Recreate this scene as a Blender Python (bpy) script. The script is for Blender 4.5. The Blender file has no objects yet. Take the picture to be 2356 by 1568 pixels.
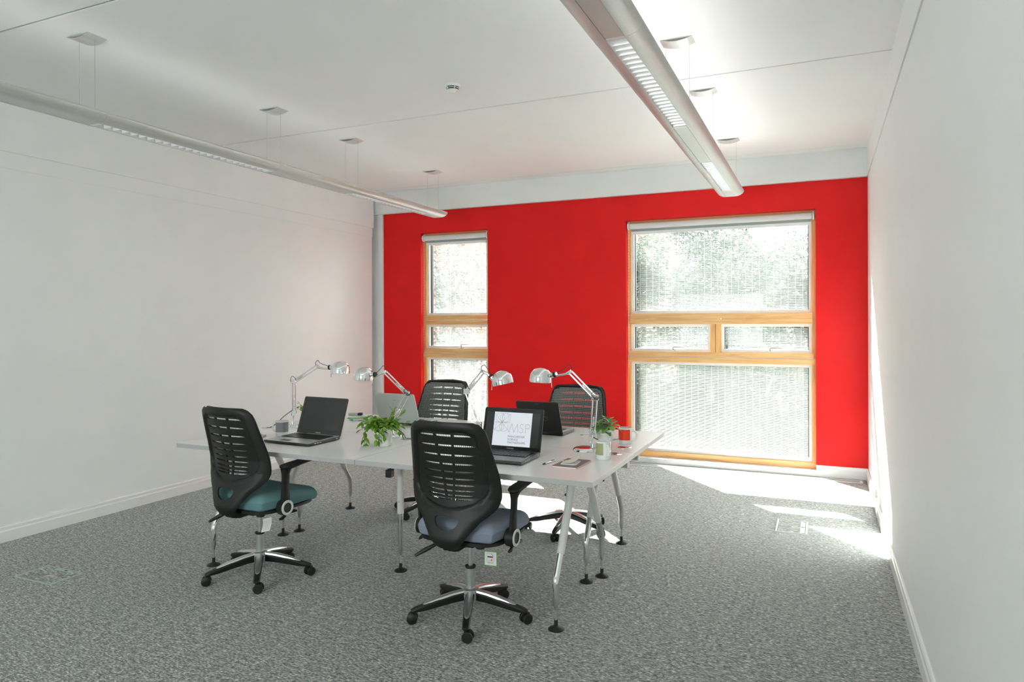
import bpy, bmesh, math, random
from mathutils import Vector, Matrix
PI = math.pi
C = bpy.context.scene.collection

# ------------------------------------------------------------------ camera
cd = bpy.data.cameras.new('camera'); cam = bpy.data.objects.new('camera', cd); C.objects.link(cam)
cd.sensor_width = 36.0; cd.lens = 24.48; cd.shift_y = -0.0178; cd.clip_start = 0.05; cd.clip_end = 200
cam.matrix_world = Matrix.Translation((0, 0, 1.44)) @ Matrix.Rotation(0.4189, 4, 'Z') @ Matrix.Rotation(PI/2, 4, 'X') @ Matrix.Rotation(-0.0029, 4, 'Z')
bpy.context.scene.camera = cam
sc = bpy.context.scene
sc.view_settings.view_transform = 'Standard'; sc.view_settings.look = 'None'
sc.view_settings.gamma = 1.0; sc.view_settings.use_curve_mapping = False
sc.view_settings.exposure = 0.86

# ------------------------------------------------------------------ light
w = bpy.data.worlds.new('sky'); sc.world = w; w.use_nodes = True
w.node_tree.nodes['Background'].inputs[0].default_value = (0.92, 1.0, 0.985, 1)
w.node_tree.nodes['Background'].inputs[1].default_value = 9.0
az = math.radians(40.5); el = math.radians(32.7)
travel = Vector((math.sin(az)*math.cos(el), -math.cos(az)*math.cos(el), -math.sin(el)))
sl = bpy.data.lights.new('sun', 'SUN'); sl.energy = 95; sl.angle = math.radians(0.6); sl.color = (1.0, 0.985, 0.95)
so = bpy.data.objects.new('sun', sl); C.objects.link(so); so.rotation_euler = travel.to_track_quat('-Z', 'Y').to_euler()
def area(name, loc, rot, sx, sy, e, col=(1, 1, 1)):
    l = bpy.data.lights.new(name, 'AREA'); l.shape = 'RECTANGLE'; l.size = sx; l.size_y = sy; l.energy = e; l.color = col
    o = bpy.data.objects.new(name, l); C.objects.link(o); o.location = loc; o.rotation_euler = rot; return o
def portal(name, loc, rot, sx, sy):
    o = area(name, loc, rot, sx, sy, 1); o.data.cycles.is_portal = True; return o
portal('rear_fill_portal', (-2.2, -2.62, 1.5), (PI/2, 0, 0), 1.9, 1.2)  # portal at the added opening behind the camera, for fill light
portal('window_portal', (-0.957, 7.36, 1.3), (-PI/2, 0, 0), 1.8, 2.4)
portal('window_portal', (-3.9, 7.36, 1.3), (-PI/2, 0, 0), 0.88, 2.4)

# ------------------------------------------------------------------ helpers
def nm(name):
    m = bpy.data.materials.new(name); m.use_nodes = True
    return m, m.node_tree, m.node_tree.nodes['Principled BSDF']
def mat(name, col, rough=0.5, metal=0.0, spec=None, emis=None, coat=0, trans=0):
    m, nt, b = nm(name)
    b.inputs['Base Color'].default_value = (*col, 1); b.inputs['Roughness'].default_value = rough; b.inputs['Metallic'].default_value = metal
    if spec is not None: b.inputs['Specular IOR Level'].default_value = spec
    if emis: b.inputs['Emission Color'].default_value = (*emis[0], 1); b.inputs['Emission Strength'].default_value = emis[1]
    if coat: b.inputs['Coat Weight'].default_value = coat
    return m
def noisy(name, c1, c2, scale=(1, 1, 1), nscale=20, rough=0.6, bump=0.0, bdist=0.002, detail=4, lo=0.4, hi=0.6, metal=0, spec=None):
    m, nt, b = nm(name); N = nt.nodes; L = nt.links
    tc = N.new('ShaderNodeTexCoord'); mp = N.new('ShaderNodeMapping'); mp.inputs['Scale'].default_value = scale
    no = N.new('ShaderNodeTexNoise'); no.inputs['Scale'].default_value = nscale; no.inputs['Detail'].default_value = detail
    cr = N.new('ShaderNodeValToRGB'); cr.color_ramp.elements[0].position = lo; cr.color_ramp.elements[1].position = hi
    cr.color_ramp.elements[0].color = (*c1, 1); cr.color_ramp.elements[1].color = (*c2, 1)
    L.new(tc.outputs['Object'], mp.inputs[0]); L.new(mp.outputs[0], no.inputs['Vector']); L.new(no.outputs['Fac'], cr.inputs[0]); L.new(cr.outputs[0], b.inputs['Base Color'])
    b.inputs['Roughness'].default_value = rough; b.inputs['Metallic'].default_value = metal
    if spec is not None: b.inputs['Specular IOR Level'].default_value = spec
    if bump:
        bp = N.new('ShaderNodeBump'); bp.inputs['Strength'].default_value = bump; bp.inputs['Distance'].default_value = bdist
        L.new(no.outputs['Fac'], bp.inputs['Height']); L.new(bp.outputs[0], b.inputs['Normal'])
    return m

WHITE = noisy('white_wall_paint', (0.855, 0.870, 0.862), (0.868, 0.882, 0.875), nscale=3, rough=0.55, spec=0.3)
CEIL = noisy('ceiling_paint', (0.88, 0.895, 0.885), (0.89, 0.905, 0.895), nscale=2, rough=0.8, spec=0.2)
GAP = mat('shadow_gap', (0.30, 0.30, 0.29), 0.8)
TRIMW = mat('gloss_white_trim', (0.85, 0.85, 0.84), 0.25)
RED = noisy('red_wall_paint', (0.68, 0.0035, 0.004), (0.71, 0.004, 0.005), nscale=4, rough=0.5, spec=0.25)
PLW = mat('white_plastic', (0.85, 0.85, 0.84), 0.35)
BLK = mat('black_plastic', (0.011, 0.011, 0.010), 0.48, spec=0.4)
BLKR = mat('black_rubber', (0.010, 0.010, 0.010), 0.6)
CHR = mat('chrome', (0.86, 0.86, 0.86), 0.06, 1.0)
SILV = mat('silver_paint', (0.62, 0.63, 0.63), 0.28, 0.85)
STEEL = mat('zinc_steel', (0.6, 0.6, 0.56), 0.35, 0.9)
DESK = noisy('white_laminate', (0.90, 0.885, 0.87), (0.92, 0.905, 0.89), nscale=300, rough=0.28)
EDGE = mat('shaded_edge_band', (0.47, 0.46, 0.45), 0.4)  # edge band darkened to paint in the shade on the front edge
LEGW = mat('white_leg_paint', (0.74, 0.72, 0.69), 0.4)
ALU = noisy('satin_aluminium', (0.56, 0.57, 0.55), (0.60, 0.61, 0.59), scale=(1, 0.05, 1), nscale=60, rough=0.36, metal=0.3)
ALUP = mat('grey_panel_paint', (0.56, 0.575, 0.55), 0.35, 0.3)
REFL = mat('bright_reflector', (0.88, 0.88, 0.88), 0.3, 0.2)
TUBE = mat('fluorescent_tube', (1, 1, 1), 0.5, emis=((1, 0.99, 0.96), 1.1))
SOIL = noisy('soil', (0.03, 0.018, 0.01), (0.08, 0.05, 0.03), nscale=80, rough=0.9)

def wood(name, c1, c2, axis):
    m, nt, b = nm(name); N = nt.nodes; L = nt.links
    tc = N.new('ShaderNodeTexCoord'); mp = N.new('ShaderNodeMapping')
    mp.inputs['Scale'].default_value = (0.6, 9, 9) if axis == 'X' else (9, 9, 0.6)
    no = N.new('ShaderNodeTexNoise'); no.inputs['Scale'].default_value = 5; no.inputs['Detail'].default_value = 6; no.inputs['Distortion'].default_value = 0.6
    cr = N.new('ShaderNodeValToRGB'); cr.color_ramp.elements[0].position = 0.35; cr.color_ramp.elements[1].position = 0.62
    cr.color_ramp.elements[0].color = (*c1, 1); cr.color_ramp.elements[1].color = (*c2, 1)
    L.new(tc.outputs['Object'], mp.inputs[0]); L.new(mp.outputs[0], no.inputs['Vector']); L.new(no.outputs['Fac'], cr.inputs[0]); L.new(cr.outputs[0], b.inputs['Base Color'])
    b.inputs['Roughness'].default_value = 0.4; return m
PINEX = wood('pine_grain_across', (0.66, 0.34, 0.12), (0.80, 0.49, 0.21), 'X')
PINEZ = wood('pine_grain_upright', (0.66, 0.32, 0.09), (0.78, 0.44, 0.16), 'Z')

def carpet():
    m, nt, b = nm('loop_carpet'); N = nt.nodes; L = nt.links
    tc = N.new('ShaderNodeTexCoord')
    def noise(sc3, s, det, rot=0.0):
        mp = N.new('ShaderNodeMapping'); mp.inputs['Scale'].default_value = sc3; mp.inputs['Rotation'].default_value = (0, 0, rot)
        n = N.new('ShaderNodeTexNoise'); n.inputs['Scale'].default_value = s; n.inputs['Detail'].default_value = det; n.inputs['Roughness'].default_value = 0.65
        L.new(tc.outputs['Object'], mp.inputs[0]); L.new(mp.outputs[0], n.inputs['Vector']); return n
    a = noise((0.42, 1, 1), 150, 3); c = noise((0.35, 1, 1), 55, 2, 0.1); d = noise((1, 1, 1), 420, 2); e = noise((1, 1, 1), 1.6, 2)
    cr = N.new('ShaderNodeValToRGB'); els = cr.color_ramp.elements
    els[0].position = 0.37; els[0].color = (0.022, 0.022, 0.020, 1)
    els[1].position = 0.64; els[1].color = (0.86, 0.83, 0.76, 1)
    x = els.new(0.455); x.color = (0.135, 0.140, 0.134, 1)
    x = els.new(0.54); x.color = (0.36, 0.36, 0.345, 1)
    m1 = N.new('ShaderNodeMath'); m1.operation = 'MULTIPLY'; m1.inputs[1].default_value = 0.62; L.new(a.outputs['Fac'], m1.inputs[0])
    m2 = N.new('ShaderNodeMath'); m2.operation = 'MULTIPLY_ADD'; m2.inputs[1].default_value = 0.24; L.new(c.outputs['Fac'], m2.inputs[0]); L.new(m1.outputs[0], m2.inputs[2])
    m3 = N.new('ShaderNodeMath'); m3.operation = 'MULTIPLY_ADD'; m3.inputs[1].default_value = 0.14; L.new(d.outputs['Fac'], m3.inputs[0]); L.new(m2.outputs[0], m3.inputs[2])
    L.new(m3.outputs[0], cr.inputs[0])
    # fine tile seams, every 0.5 m
    L.new(cr.outputs[0], b.inputs['Base Color']); b.inputs['Roughness'].default_value = 0.95; b.inputs['Specular IOR Level'].default_value = 0.1; b.inputs['Sheen Weight'].default_value = 0.3; b.inputs['Sheen Roughness'].default_value = 0.5; b.inputs['Sheen Tint'].default_value = (0.94, 1.0, 1.0, 1)
    bp = N.new('ShaderNodeBump'); bp.inputs['Strength'].default_value = 0.6; bp.inputs['Distance'].default_value = 0.004
    L.new(m3.outputs[0], bp.inputs['Height']); L.new(bp.outputs[0], b.inputs['Normal'])
    return m
CARPET = carpet()

def glass():
    m = bpy.data.materials.new('window_glass'); m.use_nodes = True; nt = m.node_tree; N = nt.nodes; L = nt.links; N.clear()
    o = N.new('ShaderNodeOutputMaterial'); t = N.new('ShaderNodeBsdfTransparent'); g = N.new('ShaderNodeBsdfGlossy'); mx = N.new('ShaderNodeMixShader')
    t.inputs[0].default_value = (0.95, 0.98, 0.97, 1); g.inputs['Roughness'].default_value = 0.02
    f = N.new('ShaderNodeFresnel'); f.inputs[0].default_value = 1.25
    L.new(f.outputs[0], mx.inputs[0]); L.new(t.outputs[0], mx.inputs[1]); L.new(g.outputs[0], mx.inputs[2]); L.new(mx.outputs[0], o.inputs[0]); return m
GLASS = glass()

def translucent(name, c, tc_, fac=0.4, rough=0.5, vary=None):
    m = bpy.data.materials.new(name); m.use_nodes = True; nt = m.node_tree; N = nt.nodes; L = nt.links
    b = N['Principled BSDF']; b.inputs['Base Color'].default_value = (*c, 1); b.inputs['Roughness'].default_value = rough
    o = N['Material Output']; t = N.new('ShaderNodeBsdfTranslucent'); t.inputs[0].default_value = (*tc_, 1)
    mx = N.new('ShaderNodeMixShader'); mx.inputs[0].default_value = fac
    L.new(b.outputs[0], mx.inputs[1]); L.new(t.outputs[0], mx.inputs[2]); L.new(mx.outputs[0], o.inputs[0])
    if vary:
        gi = N.new('ShaderNodeNewGeometry'); cr = N.new('ShaderNodeValToRGB')
        cr.color_ramp.elements[0].color = (*vary[0], 1); cr.color_ramp.elements[1].color = (*vary[1], 1)
        L.new(gi.outputs['Random Per Island'], cr.inputs[0]); L.new(cr.outputs[0], b.inputs['Base Color']); L.new(cr.outputs[0], t.inputs[0])
    return m
SCREENM = translucent('pale_woven_screen', (0.45, 0.45, 0.44), (0.45, 0.45, 0.44), 0.027, 0.7)
BLINDM = translucent('white_blind_fabric', (0.82, 0.82, 0.81), (0.8, 0.8, 0.8), 0.15, 0.8)
PAPER = mat('white_paper', (0.82, 0.82, 0.80), 0.7)

def tag(o, label, cat=None, group=None):
    o['label'] = label
    if cat: o['category'] = cat
    if group: o['group'] = group
    return o
def thing(name, label, cat, loc=(0, 0, 0), rotz=0.0, group=None):
    o = bpy.data.objects.new(name, None); C.objects.link(o); o.empty_display_size = 0.05
    o.location = loc; o.rotation_euler = (0, 0, rotz); return tag(o, label, cat, group)
def obj(name, bm, mats, parent=None, smooth=True, label=None, bevel=0.0, seg=2):
    me = bpy.data.meshes.new(name)
    bmesh.ops.recalc_face_normals(bm, faces=bm.faces)
    if smooth:
        for f in bm.faces: f.smooth = True
        for e in bm.edges:
            if len(e.link_faces) == 2 and e.calc_face_angle(0) > math.radians(38): e.smooth = False
    bm.to_mesh(me); bm.free()
    for m in (mats if isinstance(mats, (list, tuple)) else [mats]): me.materials.append(m)
    o = bpy.data.objects.new(name, me); C.objects.link(o)
    if parent: o.parent = parent
    if label: o['label'] = label
    if bevel:
        md = o.modifiers.new('bevel', 'BEVEL'); md.width = bevel; md.segments = seg; md.limit_method = 'ANGLE'; md.angle_limit = math.radians(40)
    return o
def struct(name, bm, mats, parent=None, **k):
    o = obj(name, bm, mats, parent, **k)
    if not parent: o['kind'] = 'structure'
    return o
def NB(): return bmesh.new()
def box(bm, x0, x1, y0, y1, z0, z1, mi=0, M=None):
    vs = [bm.verts.new((x, y, z)) for x in (x0, x1) for y in (y0, y1) for z in (z0, z1)]
    if M:
        for v in vs: v.co = M @ v.co
    for q in ((0, 1, 3, 2), (4, 6, 7, 5), (0, 4, 5, 1), (2, 3, 7, 6), (0, 2, 6, 4), (1, 5, 7, 3)):
        bm.faces.new([vs[i] for i in q]).material_index = mi
    return bm
def frame_of(d):
    d = d.normalized(); u = Vector((0, 0, 1)) if abs(d.z) < 0.9 else Vector((0, 1, 0))
    a = d.cross(u).normalized(); return a, a.cross(d).normalized()
def tube(bm, pts, r, n=10, mi=0, cap=True, closed=False):
    pts = [Vector(p) for p in pts]; rs = r if isinstance(r, (list, tuple)) else [r]*len(pts); rings = []
    pa = None
    for i, p in enumerate(pts):
        if closed: d = pts[(i+1) % len(pts)] - pts[i-1]
        elif i == 0: d = pts[1]-p
        elif i == len(pts)-1: d = p-pts[-2]
        else: d = (pts[i+1]-p).normalized() + (p-pts[i-1]).normalized()
        if d.length < 1e-9: d = Vector((0, 0, 1))
        if pa is None: a, b = frame_of(d)
        else:
            d.normalize(); a = pa - d*pa.dot(d)
            if a.length < 1e-6: a, b = frame_of(d)
            a.normalize(); b = a.cross(d).normalized()
        pa = a
        rings.append([bm.verts.new(p + a*math.cos(t*2*PI/n)*rs[i] + b*math.sin(t*2*PI/n)*rs[i]) for t in range(n)])
    m = len(rings)
    for i in range(m if closed else m-1):
        A, B = rings[i], rings[(i+1) % m]
        for t in range(n): bm.faces.new((A[t], A[(t+1) % n], B[(t+1) % n], B[t])).material_index = mi
    if cap and not closed:
        for R in (rings[0], rings[-1]):
            try: bm.faces.new(R).material_index = mi
            except ValueError: pass
    return bm
def lathe(bm, prof, c=(0, 0, 0), n=24, mi=0, M=None):
    c = Vector(c); rings = []
    for r, z in prof:
        if r < 1e-6: R = [bm.verts.new((0, 0, z))]
        else: R = [bm.verts.new((r*math.cos(t*2*PI/n), r*math.sin(t*2*PI/n), z)) for t in range(n)]
        for v in R: v.co = (M @ v.co if M else v.co) + c
        rings.append(R)
    for A, B in zip(rings, rings[1:]):
        for t in range(n):
            q = [A[t % len(A)], A[(t+1) % len(A)], B[(t+1) % len(B)], B[t % len(B)]]
            q2 = []
            for v in q:
                if v not in q2: q2.append(v)
            if len(q2) > 2: bm.faces.new(q2).material_index = mi
    return bm
def cap_ngon(bm, r, c, n=24, mi=0):
    bm.faces.new([bm.verts.new((c[0]+r*math.cos(t*2*PI/n), c[1]+r*math.sin(t*2*PI/n), c[2])) for t in range(n)]).material_index = mi; return bm
def disc(bm, r, h, c=(0, 0, 0), n=24, mi=0, M=None, ch=0.0):
    return lathe(bm, [(0, 0), (r-ch, 0), (r, ch), (r, h-ch), (r-ch, h), (0, h)] if ch else [(0, 0), (r, 0), (r, h), (0, h)], c, n, mi, M)
def prism(bm, pts, y0, y1, mi=0, axis='Y'):
    def P(a, b, y): return (a, y, b) if axis == 'Y' else ((y, a, b) if axis == 'X' else (a, b, y))
    A = [bm.verts.new(P(a, b, y0)) for a, b in pts]; B = [bm.verts.new(P(a, b, y1)) for a, b in pts]
    bm.faces.new(A).material_index = mi; bm.faces.new(B).material_index = mi
    for i in range(len(pts)): bm.faces.new((A[i], A[(i+1) % len(pts)], B[(i+1) % len(pts)], B[i])).material_index = mi
    return bm
def strokes(bm, lines, wd, o, ax, ay, nrm, mi=0, lift=0.0003):
    """thin flat ribbons for line drawings and lettering; each line is a list of (u, v)"""
    o = Vector(o); ax = Vector(ax); ay = Vector(ay); nrm = Vector(nrm).normalized()
    for ln in lines:
        P = [o + ax*u + ay*v + nrm*lift for u, v in ln]
        for a, b in zip(P, P[1:]):
            d = b-a
            if d.length < 1e-7: continue
            s = d.cross(nrm).normalized()*wd/2; e = d.normalized()*wd*0.3
            bm.faces.new([bm.verts.new(q) for q in (a-e-s, b+e-s, b+e+s, a-e+s)]).material_index = mi
    return bm
def arc(cx, cy, r, a0, a1, n=24, ry=None):
    ry = r if ry is None else ry
    return [(cx+r*math.cos(math.radians(a0+(a1-a0)*i/n)), cy+ry*math.sin(math.radians(a0+(a1-a0)*i/n))) for i in range(n+1)]
def text_part(name, s, size, parent, M, m, align='LEFT', space=1.0, label=None, sx=1.0):
    cu = bpy.data.curves.new(name, 'FONT'); cu.body = s; cu.size = size; cu.align_x = align; cu.space_line = space; cu.extrude = 0.0001
    t = bpy.data.objects.new(name+'_tmp', cu); C.objects.link(t)
    me = bpy.data.meshes.new_from_object(t.evaluated_get(bpy.context.evaluated_depsgraph_get()))
    bpy.data.objects.remove(t); bpy.data.curves.remove(cu)
    me.transform(M @ Matrix.Diagonal((sx, 1, 1, 1))); me.name = name; me.materials.clear(); me.materials.append(m)
    o = bpy.data.objects.new(name, me); C.objects.link(o); o.parent = parent
    if label: o['label'] = label
    return o
def copy_tree(o, parent=None, keep=None):
    c = o.copy(); C.objects.link(c)
    if parent: c.parent = parent
    for ch in list(o.children): copy_tree(ch, c)
    return c

# ------------------------------------------------------------------ room shell
XL, XR, YW, ZC = -4.946, 0.382, 7.10, 3.016
YR = -2.5
struct('floor', box(NB(), XL-0.2, XR+0.2, YR-0.2, YW+0.06, -0.15, 0), CARPET, smooth=False)
bm = NB()   # ceiling panels with open joints
for y0, y1 in ((YR-0.2, 2.306), (2.322, 4.578), (4.594, 6.904), (6.910, YW+0.4)): box(bm, XL-0.3, XR+0.3, y0, y1, ZC, ZC+0.015)
box(bm, XL-0.3, XR+0.3, YR-0.2, YW+0.4, ZC+0.017, ZC+0.15, 1)
struct('ceiling', bm, [CEIL, GAP], smooth=False)
bm = NB()
box(bm, XL-0.2, XL-0.008, YR, 6.98, 0, 2.477); box(bm, XL-0.2, XL-0.004, YR, 6.985, 2.477, 2.587); box(bm, XL-0.2, XL+0.004, YR, 7.0, 2.587, ZC)
box(bm, XL-0.3, XL-0.1, 6.9, YW+0.35, 0, ZC)
struct('wall_left', bm, WHITE, smooth=False)
bm = NB()
box(bm, XR, XR+0.2, YR, YW+0.3, 0, 2.752); box(bm, XR-0.007, XR+0.2, YR, YW+0.3, 2.757, ZC)
struct('wall_right', bm, WHITE, smooth=False)
# scuff on the right wall
# back wall, red, with the two window openings
W1 = (-4.342, -3.46, 0.0, 2.50); W2 = (-1.861, -0.053, 0.0, 2.495); XRED = -4.866
bm = NB()
box(bm, XRED, W1[0], YW, 7.40, 0, 2.755); box(bm, W1[1], W2[0], YW, 7.40, 0, 2.755); box(bm, W2[1], XR+0.1, YW, 7.40, 0, 2.755)
box(bm, W1[0], W1[1], YW, 7.40, W1[3], 2.755); box(bm, W2[0], W2[1], YW, 7.40, W2[3], 2.755)
struct('wall_back', bm, RED, smooth=False)
struct('trim_1', box(NB(), XL-0.12, XR+0.05, 7.055, 7.4, 2.757, ZC-0.001), WHITE, smooth=False)['label'] = 'white bulkhead above the red wall'
bm = NB(); box(bm, XL-0.12, XRED, YW-0.002, 7.4, 0, 2.756); box(bm, -4.925, XRED, 7.072, YW-0.002, 0, 2.756)
struct('trim_2', bm, WHITE, smooth=False)['label'] = 'narrow white casing in the far left corner'
# unseen rear wall; its unglazed opening is added to let in fill light
bm = NB()
box(bm, XL-0.2, -3.15, YR-0.2, YR, 0, ZC); box(bm, -1.25, XR+0.2, YR-0.2, YR, 0, ZC); box(bm, -3.15, -1.25, YR-0.2, YR, 2.1, ZC); box(bm, -3.15, -1.25, YR-0.2, YR, 0, 0.9)
struct('wall_rear', bm, WHITE, smooth=False)
# baseboards
def skirting(name, pts, h=0.105, label=None):
    bm = NB()
    for (x0, y0, x1, y1, nx, ny) in pts:
        prof = [(0, 0), (0.018, 0), (0.018, h-0.035), (0.013, h-0.025), (0.013, h-0.008), (0.008, h), (0, h)]
        A = [bm.verts.new((x0+nx*d, y0+ny*d, z)) for d, z in prof]; B = [bm.verts.new((x1+nx*d, y1+ny*d, z)) for d, z in prof]
        bm.faces.new(A); bm.faces.new(B)
        for i in range(len(prof)): bm.faces.new((A[i], A[(i+1) % len(prof)], B[(i+1) % len(prof)], B[i]))
    struct(name, bm, TRIMW, smooth=False)
skirting('baseboard_left', [(XL-0.008, YR, XL-0.008, 6.98, 1, 0)])
skirting('baseboard_right', [(XR, YR, XR, YW, -1, 0)])
skirting('baseboard_back', [(W1[1], YW, W2[0], YW, 0, -1), (XRED, YW, W1[0], YW, 0, -1), (W2[1], YW, XR, YW, 0, -1)])

# windows
def window(name, W, mull, handles):
    x0, x1, z0, z1 = W; yf, yb = 7.165, 7.262
    root = thing(name, 'pine framed window in the red wall', None); root['kind'] = 'structure'
    del root['label']
    bm = NB(); box(bm, x0, x0+0.035, yf, yb, 0.11, z1-0.03); box(bm, x1-0.035, x1, yf, yb, 0.11, z1-0.03)
    obj('jamb', bm, PINEZ, root, False)
    bm = NB(); box(bm, x0, x1, yf, yb, z1-0.03, z1); box(bm, x0, x1, yf, yb, 0.056, 0.110)
    obj('rail', bm, PINEX, root, False)
    for a, b, g in ((1.421, 1.529, None), (1.034, 1.141, 1)):
        bm = NB()
        if g: box(bm, x0+0.005, x1-0.005, 7.145, yb, a, 1.084); box(bm, x0+0.005, x1-0.005, 7.155, yb, 1.0845, 1.091, 1); box(bm, x0+0.02, x1-0.02, 7.150, yb, 1.0915, b)
        else: box(bm, x0+0.03, x1-0.03, 7.145, yb, a, 1.472); box(bm, x0+0.03, x1-0.03, 7.149, yb, 1.4735, b)
        obj('transom', bm, [PINEX, TRIMW], root, False)
    if mull:
        bm = NB(); box(bm, mull-0.05, mull-0.002, 7.147, yb, 1.141, 1.421); box(bm, mull+0.002, mull+0.05, 7.147, yb, 1.141, 1.421); obj('mullion', bm, PINEZ, root, False)
    obj('sill', box(NB(), x0, x1, YW-0.03, 7.30, 0, 0.055), TRIMW, root, False, bevel=0.004)
    xs = [(x0+0.035, x1-0.035)]; mid = [(x0+0.035, mull-0.05), (mull+0.05, x1-0.035)] if mull else xs
    for a, b, ps in ((0.110, 1.034, xs), (1.141, 1.421, mid), (1.529, z1-0.03, xs)):
        for (u, v) in ps:
            s = 0.028; bm = NB()
            box(bm, u, u+s, 7.19, 7.285, a, b); box(bm, v-s, v, 7.19, 7.285, a, b); box(bm, u+s, v-s, 7.19, 7.285, a, a+s); box(bm, u+s, v-s, 7.19, 7.285, b-s, b)
            sash = obj('sash', bm, TRIMW, root, False)
            bm = NB(); box(bm, u+s-0.0, u+s+0.006, 7.225, 7.28, a+s, b-s); box(bm, v-s-0.006, v-s, 7.225, 7.28, a+s, b-s)
            obj('gasket', bm, BLKR, sash, False)
            obj('glass_pane', box(NB(), u+s, v-s, 7.24, 7.246, a+s, b-s), GLASS, sash, False)
            bm = NB(); z = a+s+0.004; p = 0.0102
            while z < b-s-0.006:
                box(bm, u+s+0.022, v-s-0.008, 7.268, 7.2695, z, z+0.0052); z += p
            x = u+s+0.045
            while x < v-s-0.01: box(bm, x, x+0.004, 7.2665, 7.268, a+s, b-s); x += 0.066
            obj('sun_screen', bm, SCREENM, root, False)
    for hx in handles:
        bm = NB(); box(bm, hx-0.016, hx+0.016, 7.165, 7.19, 1.141, 1.158); tube(bm, [(hx, 7.178, 1.155), (hx, 7.16, 1.185), (hx+0.02, 7.155, 1.192), (hx+0.11, 7.155, 1.190)], [0.010, 0.009, 0.007, 0.006], 8)
        obj('handle', bm, mat('brushed_handle', (0.6, 0.56, 0.5), 0.35, 0.6), root)
    return root
window('window_1', W1, None, [-3.84])
window('window_2', W2, -0.968, [-1.39, -0.46])

def blind(label, x0, x1, z, group):
    r = thing('roller_blind', label, 'blind', ((x0+x1)/2, 7.135, z), 0, group); h = (x1-x0)/2
    M = Matrix.Rotation(PI/2, 4, 'Y')
    obj('fabric_roll', disc(NB(), 0.029, 2*h-0.05, (-h+0.025, 0, 0.0), 28, M=M), BLINDM, r)
    bm = NB(); box(bm, -h+0.035, h-0.035, 0.022, 0.024, -0.052, 0); obj('hanging_fabric', bm, mat('blind_underside', (0.36, 0.40, 0.40), 0.7), r, False, 'grey strip of blind fabric')
    obj('bottom_bar', box(NB(), -h+0.035, h-0.035, 0.016, 0.028, -0.082, -0.052), PLW, r, False, bevel=0.003)
    for s in (-1, 1):
        bm = NB(); disc(bm, 0.036, 0.014, (s*(h-0.012)-0.007, 0, 0), 24, M=M); box(bm, s*(h-0.012)-0.006, s*(h-0.012)+0.006, 0, 0.028, -0.02, 0.045); obj('end_bracket', bm, PLW, r)
    bm = NB(); n = 46
    for i in range(n):
        zz = -0.03-i*(1.42/n); 
        for yy in (-0.014, 0.014): lathe(bm, [(0, -0.0035), (0.0032, 0), (0, 0.0035)], (-h+0.012, yy-0.0, zz), 6)
    tube(bm, [(-h+0.012, -0.014, -0.02), (-h+0.012, -0.014, -1.45), (-h+0.012, 0, -1.47), (-h+0.012, 0.014, -1.45), (-h+0.012, 0.014, -0.02)], 0.0008, 5)
    obj('bead_chain', bm, PLW, r)
blind('white roller blind wound up above the narrow window', W1[0]+0.008, W1[1]-0.008, 2.442, 'roller blinds at the windows')
blind('wide white roller blind wound up above the large window', W2[0]+0.008, W2[1]-0.008, 2.438, 'roller blinds at the windows')

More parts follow.
